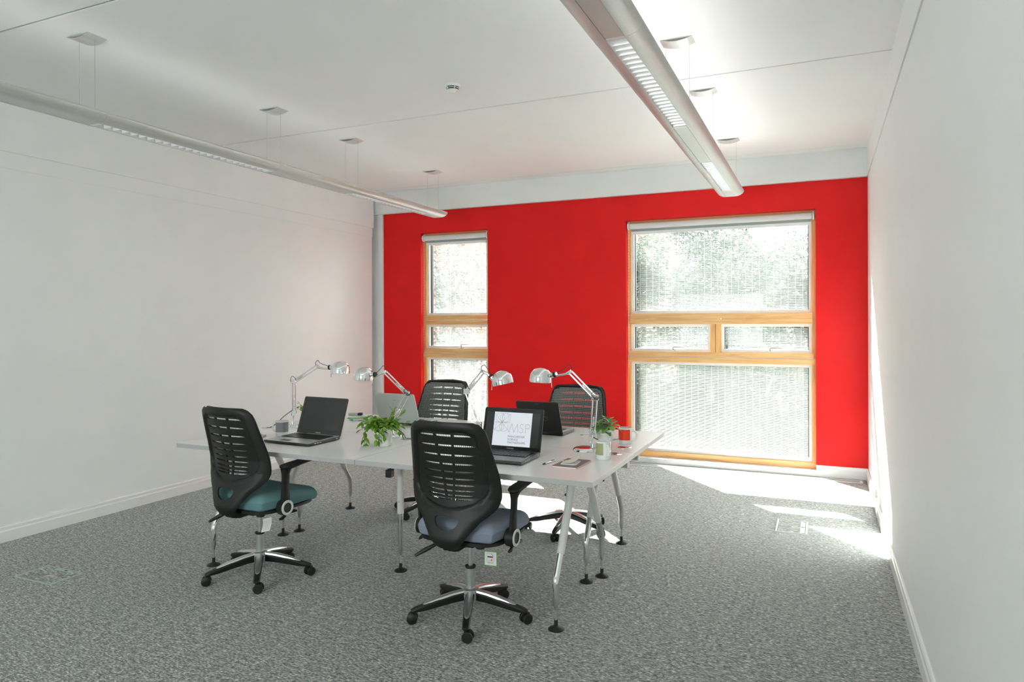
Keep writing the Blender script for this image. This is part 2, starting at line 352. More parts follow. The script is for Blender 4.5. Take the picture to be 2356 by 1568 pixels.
# ------------------------------------------------------------------ linear luminaires
def luminaire(label, X, yend, louv, roses, up, Z=2.553):
    root = thing('linear_pendant_light', label, 'ceiling light', (X, 0, Z), 0, 'pendant strip lights')
    def side(s):   # curved flank: from flat centre panel out to the sharp edge, closed on top
        outer = [(0.040, 0.0), (0.058, 0.001), (0.078, 0.007), (0.096, 0.017), (0.110, 0.031), (0.116, 0.043)]
        inner = [(0.112, 0.050), (0.085, 0.060), (0.040, 0.060)]
        return [(s*a, b) for a, b in outer+inner]
    y0 = -1.3
    segs = [y0] + [v for l in louv for v in l] + [yend]
    seams = sorted(set(segs))
    for a, b in zip(seams, seams[1:]):
        is_l = any(abs(a-l[0]) < 1e-6 for l in louv)
        for s in (-1, 1):
            bm = NB(); e = yend if b == yend else b-0.0012
            P = side(s); prism(bm, P, a, e)
            obj('side_casing', bm, ALU, root)
        if not is_l:
            obj('cover_panel', box(NB(), -0.0385, 0.0385, a+0.001, b-0.001, 0.001, 0.055), ALUP, root, False)
        else:
            bm = NB(); box(bm, -0.038, 0.038, a, a+0.02, 0.0, 0.05); box(bm, -0.038, 0.038, b-0.02, b, 0.0, 0.05); box(bm, -0.040, 0.040, a, b, 0.056, 0.060)
            tray = obj('reflector_tray', bm, REFL, root, False)
            n = int((b-a-0.06)/0.055)
            for i in range(n+1):
                y = a+0.03+i*(b-a-0.06)/n
                obj('louvre_blade', prism(NB(), [(y-0.006, 0.030), (y+0.006, 0.030), (y+0.0008, 0.003), (y-0.0008, 0.003)], -0.037, 0.037, axis='X'), REFL, tray, False)
            bm = NB(); tube(bm, [(0, a+0.03, 0.043), (0, b-0.03, 0.043)], 0.008, 10); obj('fluorescent_tube', bm, TUBE, root)
    if up: area('added_ceiling_fill', (X, (y0+yend)/2, Z+0.066), (PI, 0, 0), 0.10, yend-y0-0.2, up, (1, 0.99, 0.96))  # added fill light to brighten the ceiling above the luminaire
    # rounded end cap
    bm = NB(); full = [(0.040, 0.0), (0.058, 0.001), (0.078, 0.007), (0.096, 0.017), (0.110, 0.031), (0.116, 0.043), (0.112, 0.050), (0.085, 0.060)]
    full = full + [(-a, b) for a, b in reversed(full)]
    prism(bm, [(a, b) for a, b in full], yend, yend+0.012); obj('end_cap', bm, ALU, root, bevel=0.004)
    for ry in roses:
        bm = NB(); R = 0.232; a0 = math.radians(22.8); n = 14; t = 0.003
        H = ZC-Z
        zc = H + R*math.cos(a0) - 0.0
        o_ = [(R*math.sin(-a0+2*a0*i/n), zc-R*math.cos(-a0+2*a0*i/n)) for i in range(n+1)]
        i_ = [((R-t)*math.sin(-a0+2*a0*i/n), zc-(R-t)*math.cos(-a0+2*a0*i/n)) for i in range(n+1)]
        prism(bm, [(a, b) for a, b in o_] + [(a, min(b, H)) for a, b in reversed(i_)], ry-0.055, ry+0.055)
        seg = [(0.93*a, H-(H-b)*0.86) for a, b in o_]
        cov = obj('ceiling_bracket', bm, ALU, root)
        bm = NB(); prism(bm, seg, ry-0.042, ry+0.042); obj('bracket_filler', bm, mat('bracket_inside', (0.25, 0.25, 0.24), 0.6), cov, False)
        for s in (-0.065, 0.065):
            bm = NB(); tube(bm, [(s, ry, 0.055), (s, ry, H-0.009)], 0.0011, 6); obj('suspension_wire', bm, STEEL, root)
    return root
luminaire('long grey pendant strip light near the left wall', -3.705, 6.40, [(0.25, 1.6), (2.60, 3.95), (4.90, 6.16)], [1.1, 2.56, 3.995, 4.93, 6.30], 1.5)
luminaire('long grey pendant strip light nearest the right wall', -0.738, 6.43, [(0.30, 1.68), (2.655, 4.035), (4.965, 6.17)], [1.1, 2.6, 3.955, 4.885, 6.28], 8)

# smoke detector
r = thing('smoke_detector', 'round white smoke detector on the ceiling with dark vents', 'smoke detector', (-2.228, 4.05, ZC))
bm = NB(); lathe(bm, [(0, 0), (0.05, 0), (0.052, -0.006), (0.05, -0.016), (0.048, -0.018), (0, -0.018)], n=36); obj('base', bm, PLW, r)
bm = NB(); lathe(bm, [(0, -0.018), (0.044, -0.018), (0.038, -0.036), (0, -0.036)], n=36); obj('vent_core', bm, BLK, r)
bm = NB()
for (ra, za, rb, zb) in ((0.049, -0.018, 0.0485, -0.0205), (0.0465, -0.0275, 0.045, -0.0300)):
    lathe(bm, [(ra-0.007, za), (ra, za), (rb, zb), (rb-0.007, zb)], n=36)
for i in range(5):
    a = i*2*PI/5+0.5; M = Matrix.Rotation(a, 4, 'Z'); vs = []
    for x, z in ((0.049, -0.018), (0.0465, -0.027), (0.040, -0.036), (0.034, -0.036)): vs.append((x, z))
    A = [bm.verts.new(M @ Vector((x, -0.003, z))) for x, z in vs]; B = [bm.verts.new(M @ Vector((x, 0.003, z))) for x, z in vs]
    bm.faces.new(A); bm.faces.new(B)
    for k in range(4): bm.faces.new((A[k], A[(k+1) % 4], B[(k+1) % 4], B[k]))
lathe(bm, [(0.040, -0.037), (0.034, -0.039), (0.030, -0.042), (0.016, -0.050), (0.010, -0.056), (0, -0.057)], n=36)
obj('cage', bm, PLW, r)
bm = NB(); lathe(bm, [(0, -0.003), (0.003, 0), (0, 0.003)], (0.016, -0.019, -0.047), 8); obj('indicator', bm, mat('orange_indicator', (0.9, 0.2, 0.02), 0.3, emis=((1, 0.25, 0.02), 1)), r)

# floor boxes and grille
def floorbox(label, x0, x1, y0, y1, m, side):
    r = thing('floor_box', label, 'floor box', ((x0+x1)/2, (y0+y1)/2, 0), 0, 'floor boxes in the carpet'); w, d = (x1-x0)/2, (y1-y0)/2
    bm = NB(); t = 0.012
    box(bm, -w, -w+t, -d, d, 0.0, 0.004); box(bm, w-t, w, -d, d, 0.0, 0.004); box(bm, -w+t, w-t, -d, -d+0.006, 0.0, 0.004); box(bm, -w+t, w-t, d-0.006, d, 0.0, 0.004)
    obj('frame', bm, m, r, False)
    obj('lid', box(NB(), -w+t+0.003, w-t-0.003, -d+0.008, d-0.008, 0.0, 0.003), CARPET, r, False)
    if side == 'right': bm = box(NB(), w-t-0.035, w-t-0.005, -d+0.02, d-0.03, 0.003, 0.0045); c2 = (w-t-0.02, 0, 0.0045)
    else: bm = box(NB(), -0.06, 0.085, d-0.035, d-0.01, 0.003, 0.0045); c2 = (0.03, d-0.022, 0.0045)
    h = obj('cable_flap', bm, m, r, False)
    bm = NB(); box(bm, c2[0]-0.012, c2[0]+0.012, c2[1]-0.005, c2[1]+0.005, 0.0045, 0.0052); obj('latch', bm, BLK, h, False)
floorbox('square floor box with grey-green rim near the left wall', -4.215, -3.895, 2.472, 2.668, mat('grey_green_rim', (0.36, 0.50, 0.46), 0.4), 'back')
floorbox('floor box with pale rim by the sunlit strips near the right wall', -0.30, -0.095, 5.11, 5.44, mat('pale_rim', (0.78, 0.79, 0.8), 0.4), 'right')
r = thing('floor_grille', 'long narrow white floor grille in the right corner below the red wall', 'grille', (-0.95, 6.985, 0))
bm = NB(); box(bm, -1.0, 1.28, -0.055, -0.04, 0, 0.004); box(bm, -1.0, 1.28, 0.04, 0.055, 0, 0.004); box(bm, 1.255, 1.28, -0.04, 0.04, 0, 0.004); box(bm, -1.0, -0.975, -0.04, 0.04, 0, 0.004)
obj('frame', bm, PLW, r, False)
bm = NB(); box(bm, -0.975, 1.255, -0.04, 0.04, 0, 0.0008, 1)
for i in range(6): box(bm, -0.975, 1.255, -0.036+i*0.0135, -0.030+i*0.0135, 0.001, 0.0035)
obj('slats', bm, [mat('grille_grey', (0.55, 0.55, 0.56), 0.4, 0.4), BLK], r, False)

# ------------------------------------------------------------------ desks
TX0, TX1, TXM, TY0, TY1, TYM, TZ = -3.528, -0.936, -2.231, 2.984, 4.523, 3.745, 0.727
def leg(root, fx, fy, tx, ty, straight=False):
    """foot and top positions in desk-local coordinates; z from the floor"""
    bm = NB(); T = Vector((tx, ty, 0.69)); K = Vector((fx, fy, 0.225))
    d = (T-K).normalized(); J = K + d*((0.335-0.225)/d.z if not straight else 0.11)
    tube(bm, [T, J], 0.0198, 18); l = obj('leg', bm, LEGW, root)
    bm = NB(); tube(bm, [J+d*0.03, K+d*0.035, K+d*0.012, K+Vector((0, 0, -0.012)), (fx, fy, 0.15), (fx, fy, 0.128), (fx, fy, 0.105), (fx, fy, 0.095)], [0.0165, 0.0165, 0.0165, 0.0165, 0.0165, 0.0165, 0.010, 0.0085], 18)
    obj('lower_tube', bm, CHR, l, label='chrome lower tube')
    bm = NB(); tube(bm, [(fx, fy, 0.10), (fx, fy, 0.04)], 0.0065, 12); obj('stud', bm, STEEL, l)
    bm = NB(); lathe(bm, [(0, 0.0), (0.037, 0.0), (0.038, 0.003), (0.033, 0.008), (0.013, 0.016), (0.009, 0.02), (0.009, 0.046), (0, 0.046)], (fx, fy, 0.0), 28); obj('foot', bm, BLKR, l, label='black round foot')
    q = J + d*0.07; bm = NB(); lathe(bm, [(0, 0.0), (0.006, 0.0), (0.005, 0.003), (0, 0.004)], (q.x, q.y-0.0185, q.z), 12, M=Matrix.Rotation(PI/2, 4, 'X')); obj('screw', bm, STEEL, l)
def desk(label, x0, x1, y0, y1, fr, fxL, fxR, feetY, topY, midleg):
    g = 0.0012; cx, cy = (x0+x1)/2, (y0+y1)/2
    r = thing('desk', label, 'desk', (cx, cy, 0), 0, 'desks of the four-desk block')
    bm = NB(); hx, hy = (x1-x0)/2-g, (y1-y0)/2-g
    box(bm, -hx, hx, -hy, hy, TZ-0.025, TZ)
    for f in bm.faces:
        if abs(f.calc_center_median().z-(TZ-0.0125)) < 0.001: f.material_index = 1
    obj('tabletop', bm, [DESK, EDGE], r, False, bevel=0.0012, seg=2)
    bm = NB(); bx0 = -hx+0.05 if fxL is not None else -hx+0.002; bx1 = hx-0.05 if fxR is not None else hx-0.002
    for yy in topY: box(bm, bx0, bx1, yy-cy-0.018, yy-cy+0.018, TZ-0.062, TZ-0.027)
    obj('support_beam', bm, LEGW, r, False)
    for fx in (fxL, fxR):
        if fx is None: continue
        bm = NB(); box(bm, fx-cx-0.03, fx-cx+0.03, topY[0]-cy-0.05, topY[1]-cy+0.05, TZ-0.036, TZ-0.0265); obj('leg_plate', bm, LEGW, r, False)
        for fy, ty in zip(feetY, topY): leg(r, fx-cx, fy-cy, fx-cx, ty-cy)
    if midleg is not None: leg(r, x1-cx-0.012 if fxR is None else x0-cx+0.012, midleg-cy, x1-cx-0.012 if fxR is None else x0-cx+0.012, midleg-cy, True)
    # screen bracket at the outer side
    ry = (y1-0.10-cy) if y1 < 4 else (y0+0.13-cy)
    s = 1 if fxR is not None else -1
    bm = NB(); box(bm, s*(hx-0.20), s*(hx-0.012), ry-0.003, ry+0.003, TZ-0.065, TZ-0.026); box(bm, s*(hx-0.20), s*(hx-0.012), ry+0.022, ry+0.028, TZ-0.065, TZ-0.026); box(bm, s*(hx-0.20), s*(hx-0.012), ry, ry+0.025, TZ-0.030, TZ-0.026)
    obj('rail_bracket', bm, STEEL, r, False)
    return r
FY = (3.07, 3.816); FT = (3.34, 3.52); BY = (3.70, 4.44); BT = (3.99, 4.13)
desk('front left desk of the white four-desk block, holding the open silver laptop', TX0, TXM, TY0, TYM, 1, -3.32, None, FY, FT, 3.436)
desk('front right desk of the white block, holding the laptop with a lit screen', TXM, TX1, TY0, TYM, 1, None, -1.145, FY, FT, None)
desk('back left desk of the white block, holding the pale laptop seen from behind', TX0, TXM, TYM, TY1, 0, -3.36, None, BY, BT, 4.07)
desk('back right desk of the white block, holding the black laptop seen from behind', TXM, TX1, TYM, TY1, 0, None, -1.20, BY, BT, None)
def grommet(label, x, y, col=(0.6, 0.61, 0.6), hole=0.0, metal=0.0):
    r = thing('cable_grommet', label, 'cable grommet', (x, y, TZ), hole, 'cable grommets in the desktops')
    bm = NB(); lathe(bm, [(0, 0.0), (0.040, 0.0), (0.040, 0.0015), (0.036, 0.003), (0, 0.003)], n=36); obj('cap', bm, mat('grommet_cap', col, 0.15 if metal else 0.35, metal), r)
    bm = NB(); prism(bm, [(0.012+0.018*math.cos(t), 0.012*math.sin(t)) for t in [i*2*PI/16 for i in range(16)]], 0.003, 0.0036, axis='Z'); obj('cable_slot', bm, BLK, r, False)
grommet('pale cable grommet left of the grey mug', -3.465, 3.665)
grommet('grey cable grommet behind the trailing plant', -2.335, 3.652, (0.45, 0.47, 0.47))
grommet('shiny cable grommet beside the green mug', -1.030, 3.672, (0.7, 0.7, 0.7), 2.0, 1.0)
grommet('mirror-like cable grommet in front of the red mug', -1.03, 3.885, (0.8, 0.8, 0.8), 3.0, 1.0)
grommet('cable grommet on the back left desk near the outer edge', -3.46, 3.83)

# ------------------------------------------------------------------ office chairs
def fabric_mesh():
    m = bpy.data.materials.new('open_mesh_fabric'); m.use_nodes = True; nt = m.node_tree; N = nt.nodes; L = nt.links
    b = N['Principled BSDF']; b.inputs['Base Color'].default_value = (0.36, 0.38, 0.36, 1); b.inputs['Roughness'].default_value = 0.6
    tc = N.new('ShaderNodeTexCoord'); sp = N.new('ShaderNodeSeparateXYZ'); L.new(tc.outputs['Object'], sp.inputs[0])
    def M(op, a, b_=None, v=None):
        n = N.new('ShaderNodeMath'); n.operation = op
        if isinstance(a, (int, float)): n.inputs[0].default_value = a
        else: L.new(a, n.inputs[0])
        if b_ is not None:
            if isinstance(b_, (int, float)): n.inputs[1].default_value = b_
            else: L.new(b_, n.inputs[1])
        return n.outputs[0]
    zs = M('SINE', M('MULTIPLY', sp.outputs['Z'], 2*PI/0.016))
    x = M('ADD', sp.outputs['X'], M('MULTIPLY', zs, 0.0010))
    cord = M('GREATER_THAN', M('SINE', M('MULTIPLY', x, 2*PI/0.0095)), 0.45)
    link = M('GREATER_THAN', M('SINE', M('MULTIPLY', sp.outputs['Z'], 2*PI/0.012)), 0.86)
    al = M('MAXIMUM', cord, link)
    L.new(al, b.inputs['Alpha']); return m
MESHF = fabric_mesh()
ZS = [0.620, 0.638, 0.660, 0.686, 0.717, 0.752, 0.790, 0.833, 0.879, 0.927]
OUT = [(0.405, 0.045), (0.410, 0.060), (0.443, 0.084), (0.48, 0.110), (0.53, 0.150), (0.552, 0.180), (0.575, 0.204), (0.595, 0.220), (0.62, 0.231), (0.65, 0.234), (0.73, 0.228), (0.79, 0.218), (0.85, 0.209), (0.91, 0.200), (0.940, 0.193), (0.957, 0.184), (0.970, 0.168), (0.979, 0.148), (0.987, 0.110)]
def interp(T, z):
    if z <= T[0][0]: return T[0][1]
    for (a, p), (b, q) in zip(T, T[1:]):
        if z <= b: return p+(q-p)*(z-a)/(b-a)
    return T[-1][1]
YP = [(0.40, -0.215), (0.44, -0.235), (0.50, -0.222), (0.57, -0.200), (0.63, -0.192), (0.70, -0.196), (0.78, -0.215), (0.87, -0.240), (0.99, -0.270)]
def back_y(x, z): return interp(YP, z) + 1.15*x*x
def panel_w(z):
    w_ = interp(OUT, z)-0.036
    if z < 0.70:
        t = min(1, (0.70-z)/0.127); w_ *= (1-t**2.2)**0.4545
    return max(0.004, w_)
def backshell():
    rows = []   # (function u->z offset list, band flag)
    def add(zf, tagv=None): rows.append((zf, tagv))
    for z in (0.405, 0.408, 0.412, 0.42, 0.43, 0.443, 0.455, 0.465, 0.475): add(lambda x, z=z: z)
    hx = 0.062
    def hlow(x): t = min(1, abs(x)/hx); return 0.532-0.048*(1-t**2.4)**0.6 - 0.0006
    def hup(x): t = min(1, abs(x)/hx); return 0.5455-0.013*t**7
    add(hlow, 'hole'); add(hup, None)
    for z in (0.556, 0.563, 0.569, 0.574, 0.579, 0.584, 0.589, 0.594, 0.599, 0.604, 0.608): add(lambda x, z=z: z)
    for j, zc in enumerate(ZS):
        ext = 0.118+0.034*(j/9.0)
        hgt = 0.0046+0.0016*(j/9.0)
        def arcz(x, j=j, zc=zc): return zc + (0.25*(1-j/9.0)-0.08*(j/9.0))*x*x
        def h(x, ext=ext, hgt=hgt):
            t = abs(x)/ext
            return 0.0002 if t >= 1 else 0.0002+hgt*(1-t**5)**0.8
        add(lambda x, f=arcz, h=h: f(x)-h(x), ('slot', ext)); add(lambda x, f=arcz, h=h: f(x)+h(x), None)
        if j < 9:
            for q_ in (0.3, 0.5, 0.7): add(lambda x, f=arcz, z2=(ZS[j+1]-zc)*q_: f(x)+z2)
    for z in (0.941, 0.945, 0.949, 0.953, 0.958, 0.963, 0.968, 0.973, 0.978, 0.982, 0.985, 0.987): add(lambda x, z=z: z-0.42*x*x*max(0, min(1, (z-0.93)/0.045)) - 0.08*x*x)
    bm = NB(); grid = []; keysn = []
    for ri, (zf, tg) in enumerate(rows):
        z0 = zf(0.0); wv = interp(OUT, zf(0.2)); wv = interp(OUT, zf(wv)) if z0 > 0.58 else wv; t = max(0, min(1, (z0-0.60)/(0.94-0.60)))
        rc = 0.016+0.032*t; rw = 0.0045 + 0.0008*t
        sx = 0.118+0.034*max(0, min(1, (z0-0.625)/0.28)) if z0 > 0.552 else hx
        if 0.552 < z0 < 0.61: sx = hx+(0.118-hx)*(z0-0.552)/0.058
        a1, a2 = rc-rw, rc+rw
        keys = [0, a1, a2, sx, wv]
        if z0 < 0.552: keys = [0, hx*0.2, hx*0.35, hx, wv] if wv > hx*1.15 else [wv*q for q in (0, .15, .3, .7, 1)]
        subs = [4, 2, 12, 24]; xs = []
        for k in range(4):
            for s in range(subs[k]): xs.append((keys[k]+(keys[k+1]-keys[k])*s/subs[k], k))
        xs.append((keys[4], 4))
        full = [(-x, k) for x, k in reversed(xs[1:])] + xs
        line = []
        for x, k in full:
            z = zf(x); ax = abs(x); y = back_y(x, z)
            # raised rounded border round a recessed centre panel (rear face)
            pm = interp(OUT, max(z, 0.64))-0.036
            d_ = pm-ax
            if z < 0.70: d_ = min(panel_w(z)-ax, z-(0.70-0.127*(1-min(1, ax/pm)**2.2)**0.4545)) if ax < pm else -0.05
            elif z > 0.90: d_ = min(d_, 0.955-z-0.5*max(0, ax-0.11)**1.0)
            rcs = max(0.0, min(1.0, (d_+0.004)/0.013)); rcs = rcs*rcs*(3-2*rcs)
            y += -0.013*(1-rcs)
            e = (wv-ax)/0.034
            if e < 1: y += 0.013*(1-e)**2
            et = (0.989-(z+0.42*x*x))/0.022
            if et < 1: y += 0.008*(1-et)**2
            line.append(bm.verts.new((x, y, z)))
        grid.append(line)
        kk = [k for x, k in full]
        keysn.append((z0, [(full[i][0]+full[i+1][0])/2 for i in range(len(full)-1)], rc, rw, tg))
    for r_ in range(len(rows)-1):
        z0, mids, rc, rw, tg = keysn[r_]
        for i in range(len(mids)):
            mx = abs(mids[i])
            if tg:
                if tg == 'hole':
                    if mx < hx: continue
                elif mx < tg[1] and not (rc-rw < mx < rc+rw): continue
            A, B = grid[r_], grid[r_+1]
            bm.faces.new((A[i], A[i+1], B[i+1], B[i]))
    return bm
def shell_object(parent):
    bm = backshell(); loose = [v for v in bm.verts if not v.link_faces]
    bmesh.ops.delete(bm, geom=loose, context='VERTS')
    me = bpy.data.meshes.new('back_shell'); bmesh.ops.recalc_face_normals(bm, faces=bm.faces)
    for f in bm.faces: f.smooth = True
    bm.to_mesh(me); bm.free(); me.materials.append(BLK)
    o = bpy.data.objects.new('back_shell', me); C.objects.link(o); o.parent = parent
    md = o.modifiers.new('thick', 'SOLIDIFY'); md.thickness = 0.010; md.offset = -1 if False else 1
    sm = o.modifiers.new('edge', 'EDGE_SPLIT'); sm.split_angle = math.radians(50)
    return o
def chair(label, loc, rotz, seatcol, baserot, front=True, group='office chairs around the desk block', bracket=False):
    r = thing('office_chair', label, 'chair', (*loc, 0), rotz, group)
    SEAT = noisy('seat_fabric', tuple(c*0.93 for c in seatcol), seatcol, nscale=900, rough=0.85, bump=0.2, bdist=0.0005)
    shell_object(r)
    # mesh cover stretched over the front of the back
    bm = NB(); rows = []
    for i in range(25):
        z = 0.585+0.382*i/24; wv = interp(OUT, z)-0.013; 
        if i == 24: wv -= 0.02
        rows.append([bm.verts.new((wv*u/12, back_y(wv*u/12, z)+0.024-0.006*abs(u/12)**3, z)) for u in range(-12, 13)])
    for A, B in zip(rows, rows[1:]):
        for i in range(24): bm.faces.new((A[i], A[i+1], B[i+1], B[i]))
    obj('mesh_cover', bm, MESHF, r)
    # black rim that holds the mesh
    pts = []
    for i in range(20):
        z = 0.585+0.382*i/19; wv = interp(OUT, z)-0.007; pts.append((wv, back_y(wv, z)+0.010, z))
    L_ = [(-p[0], p[1], p[2]) for p in pts]
    bm = NB(); tube(bm, L_ + [(x_, back_y(x_, 0.978)+0.010, 0.978) for x_ in (-0.14, -0.07, 0, 0.07, 0.14)] + list(reversed(pts)), 0.0085, 10)
    obj('mesh_rim', bm, BLK, r)
    # seat cushion
    bm = NB(); nu, nv = 18, 18; top = []; bot = []
    for j in range(nv+1):
        v = -1+2*j/nv; T = []; B = []
        for i in range(nu+1):
            u = -1+2*i/nu
            # superellipse mapping of the square to a rounded seat
            k = 0.30; X = u*math.sqrt(1-k*v*v/1.6); Y = v*math.sqrt(1-k*u*u/1.6)
            wd = 0.236+0.008*Y; x = X*wd; y = 0.038+Y*0.228
            e = max(abs(u), abs(v)); ed = (1-e**6)
            zt = 0.460+0.040*ed**0.5 if e < 1 else 0.460
            zt += 0.010*X*X + (-0.030*((Y-0.4)/0.6)**2 if Y > 0.4 else 0) + (0.006 if Y < -0.6 else 0)
            zb = 0.418 + (-0.012*((Y-0.4)/0.6)**2 if Y > 0.4 else 0)
            T.append(bm.verts.new((x, y, zt))); B.append(bm.verts.new((x*0.95, 0.045+(y-0.045)*0.95, zb)))
        top.append(T); bot.append(B)
    for G in (top, bot):
        for j in range(nv):
            for i in range(nu): bm.faces.new((G[j][i], G[j][i+1], G[j+1][i+1], G[j+1][i]))
    ring = [(0, i) for i in range(nu)] + [(j, nu) for j in range(nv)] + [(nv, i) for i in range(nu, 0, -1)] + [(j, 0) for j in range(nv, 0, -1)]
    for a, b in zip(ring, ring[1:]+ring[:1]): bm.faces.new((top[a[0]][a[1]], top[b[0]][b[1]], bot[b[0]][b[1]], bot[a[0]][a[1]]))
    s = obj('seat', bm, SEAT, r, label=None); sd = s.modifiers.new('sub', 'SUBSURF'); sd.levels = 1; sd.render_levels = 1
    for p in s.data.polygons: p.use_smooth = True
    bm = NB(); prism(bm, [(0.225*math.copysign(abs(math.cos(t))**0.5, math.cos(t)), 0.035+0.215*math.copysign(abs(math.sin(t))**0.5, math.sin(t))) for t in [i*2*PI/32 for i in range(32)]], 0.404, 0.419, axis='Z')
    obj('seat_pan', bm, BLK, r)
    bm = NB(); box(bm, -0.075, 0.075, -0.11, 0.12, 0.372, 0.404); box(bm, -0.045, 0.045, -0.16, -0.10, 0.378, 0.402); box(bm, -0.27, 0.27, -0.03, 0.03, 0.392, 0.404)
    obj('tilt_mechanism', bm, BLK, r, False, bevel=0.006)
    bm = NB(); P = [(0, -0.10, 0.386), (0, -0.16, 0.386), (0, -0.195, 0.396), (0, -0.212, 0.42), (0, -0.215, 0.45)]
    for dx in (-0.022, 0, 0.022): tube(bm, [(p[0]+dx, p[1], p[2]) for p in P], [0.017, 0.019, 0.021, 0.021, 0.015], 10)
    obj('back_bracket', bm, BLK, r)
    bm = NB(); tube(bm, [(-0.05, -0.06, 0.385), (-0.11, -0.12, 0.378), (-0.16, -0.155, 0.350), (-0.205, -0.18, 0.322)], [0.006, 0.007, 0.012, 0.007], 8)
    obj('tilt_lever', bm, BLK, r)
    bm = NB(); lathe(bm, [(0, 0), (0.020, 0.0), (0.024, 0.004), (0.024, 0.034), (0, 0.034)], (0.095, -0.075, 0.366), 14); obj('tension_knob', bm, BLK, r)
    # gas lift
    bm = NB(); tube(bm, [(0, 0, 0.245), (0, 0, 0.375)], 0.0125, 20); obj('gas_piston', bm, SILV, r, label='chrome gas piston')
    bm = NB(); lathe(bm, [(0, 0.25), (0.026, 0.25), (0.027, 0.244), (0.024, 0.238), (0, 0.238)], n=24); obj('collar', bm, BLKR, r)
    bm = NB(); tube(bm, [(0, 0, 0.12), (0, 0, 0.243)], 0.0225, 24); obj('lift_column', bm, SILV, r, label='silver lift column')
    # five-star base
    bm = NB(); lathe(bm, [(0, 0.085), (0.040, 0.085), (0.044, 0.11), (0.040, 0.135), (0.028, 0.142), (0, 0.142)], n=30); hub = obj('base_hub', bm, SILV, r)
    for k in range(5):
        a = math.radians(baserot+72*k); M = Matrix.Rotation(a, 4, 'Z')
        bm = NB(); secs = []
        prof = [(0.030, 0.128, 0.022, 0.042), (0.09, 0.122, 0.022, 0.042), (0.16, 0.107, 0.021, 0.038), (0.22, 0.090, 0.019, 0.032), (0.265, 0.078, 0.018, 0.024), (0.284, 0.071, 0.017, 0.018), (0.294, 0.068, 0.010, 0.012)]
        for (x, zt, hw, th) in prof:
            sec = [(-hw, zt-0.010), (-hw*0.7, zt-0.001), (hw*0.7, zt-0.001), (hw, zt-0.010), (hw*0.8, zt-th), (-hw*0.8, zt-th)]
            secs.append([bm.verts.new(M @ Vector((x, y, z))) for y, z in sec])
        for A, B in zip(secs, secs[1:]):
            for i in range(6): bm.faces.new((A[i], A[(i+1) % 6], B[(i+1) % 6], B[i]))
        bm.faces.new(secs[0]); bm.faces.new(secs[-1])
        arm = obj('base_arm', bm, BLK, r, bevel=0.003)
        bm = NB(); secs = []
        for (x, zt, hw) in ((0.030, 0.134, 0.017), (0.09, 0.127, 0.018), (0.15, 0.114, 0.0175), (0.20, 0.1005, 0.015), (0.225, 0.0925, 0.012), (0.235, 0.0885, 0.005)):
            secs.append([bm.verts.new(M @ Vector((x, y, z))) for y, z in ((-hw, zt-0.010), (-hw*0.85, zt-0.001), (0, zt+0.0025), (hw*0.85, zt-0.001), (hw, zt-0.010))])
        for A, B in zip(secs, secs[1:]):
            for i in range(5): bm.faces.new((A[i], A[(i+1) % 5], B[(i+1) % 5], B[i]))
        bm.faces.new(secs[0]); bm.faces.new(secs[-1])
        obj('silver_inlay', bm, SILV, arm)
        bm = NB(); cx, cy = (M @ Vector((0.277, 0, 0))).xy; tube(bm, [(cx, cy, 0.045), (cx, cy, 0.068)], 0.008, 10)
        ca = a+0.9+1.7*k; D = Matrix.Translation((cx, cy, 0)) @ Matrix.Rotation(ca, 4, 'Z')
        off = 0.010
        box(bm, off-0.017, off+0.017, -0.007, 0.007, 0.018, 0.050, M=D)
        for s_ in (-1, 1):
            Mw = D @ Matrix.Translation((off, s_*0.0085 if s_ > 0 else -0.0245, 0.0255)) @ Matrix.Rotation(-PI/2, 4, 'X')
            lathe(bm, [(0, 0), (0.022, 0), (0.0255, 0.003), (0.0255, 0.012), (0.020, 0.016), (0, 0.016)] , n=20, M=Mw)
        obj('caster', bm, BLK, r)
    # armrests
    ay = -0.042
    for s_ in (-1, 1):
        x = s_*0.243
        bm = NB(); Mx = Matrix.Rotation(PI/2*s_, 4, 'Y')
        disc(bm, 0.043, 0.045, (x-s_*0.020, ay, 0.430), 28, M=Mx, ch=0.003)
        U = [(x+s_*0.004, ay+0.005, 0.43), (x+s_*0.010, ay, 0.50), (x+s_*0.015, ay-0.004, 0.56), (x+s_*0.018, ay-0.006, 0.615), (x+s_*0.020, ay-0.004, 0.645)]
        prev = None; wid = [(0.017, 0.034), (0.015, 0.030), (0.014, 0.026), (0.015, 0.026), (0.024, 0.034)]
        for (c, (wx, wy)) in zip(U, wid):
            R_ = [bm.verts.new((c[0]+wx*math.cos(t), c[1]+wy*math.sin(t), c[2])) for t in [i*2*PI/14 for i in range(14)]]
            if prev:
                for i in range(14): bm.faces.new((prev[i], prev[(i+1) % 14], R_[(i+1) % 14], R_[i]))
            prev = R_
        # pad
        prev = None; first = None
        for (y, hw, zt, th) in ((-0.036, 0.016, 0.660, 0.010), (-0.028, 0.026, 0.665, 0.018), (-0.004, 0.033, 0.669, 0.030), (0.04, 0.036, 0.672, 0.026), (0.12, 0.035, 0.676, 0.020), (0.19, 0.030, 0.678, 0.016), (0.215, 0.018, 0.677, 0.010)):
            cx = x+s_*0.020; sec = [(-hw, zt-th*0.5), (-hw*0.9, zt-th*0.1), (-hw*0.4, zt-0.002), (hw*0.4, zt-0.002), (hw*0.9, zt-th*0.1), (hw, zt-th*0.5), (hw*0.6, zt-th), (-hw*0.6, zt-th)]
            R_ = [bm.verts.new((cx+a_, y+ay, z_)) for a_, z_ in sec]
            if prev:
                for i in range(8): bm.faces.new((prev[i], prev[(i+1) % 8], R_[(i+1) % 8], R_[i]))
            else: first = R_
            prev = R_
        bm.faces.new(first); bm.faces.new(prev)
        am = obj('armrest', bm, BLK, r)
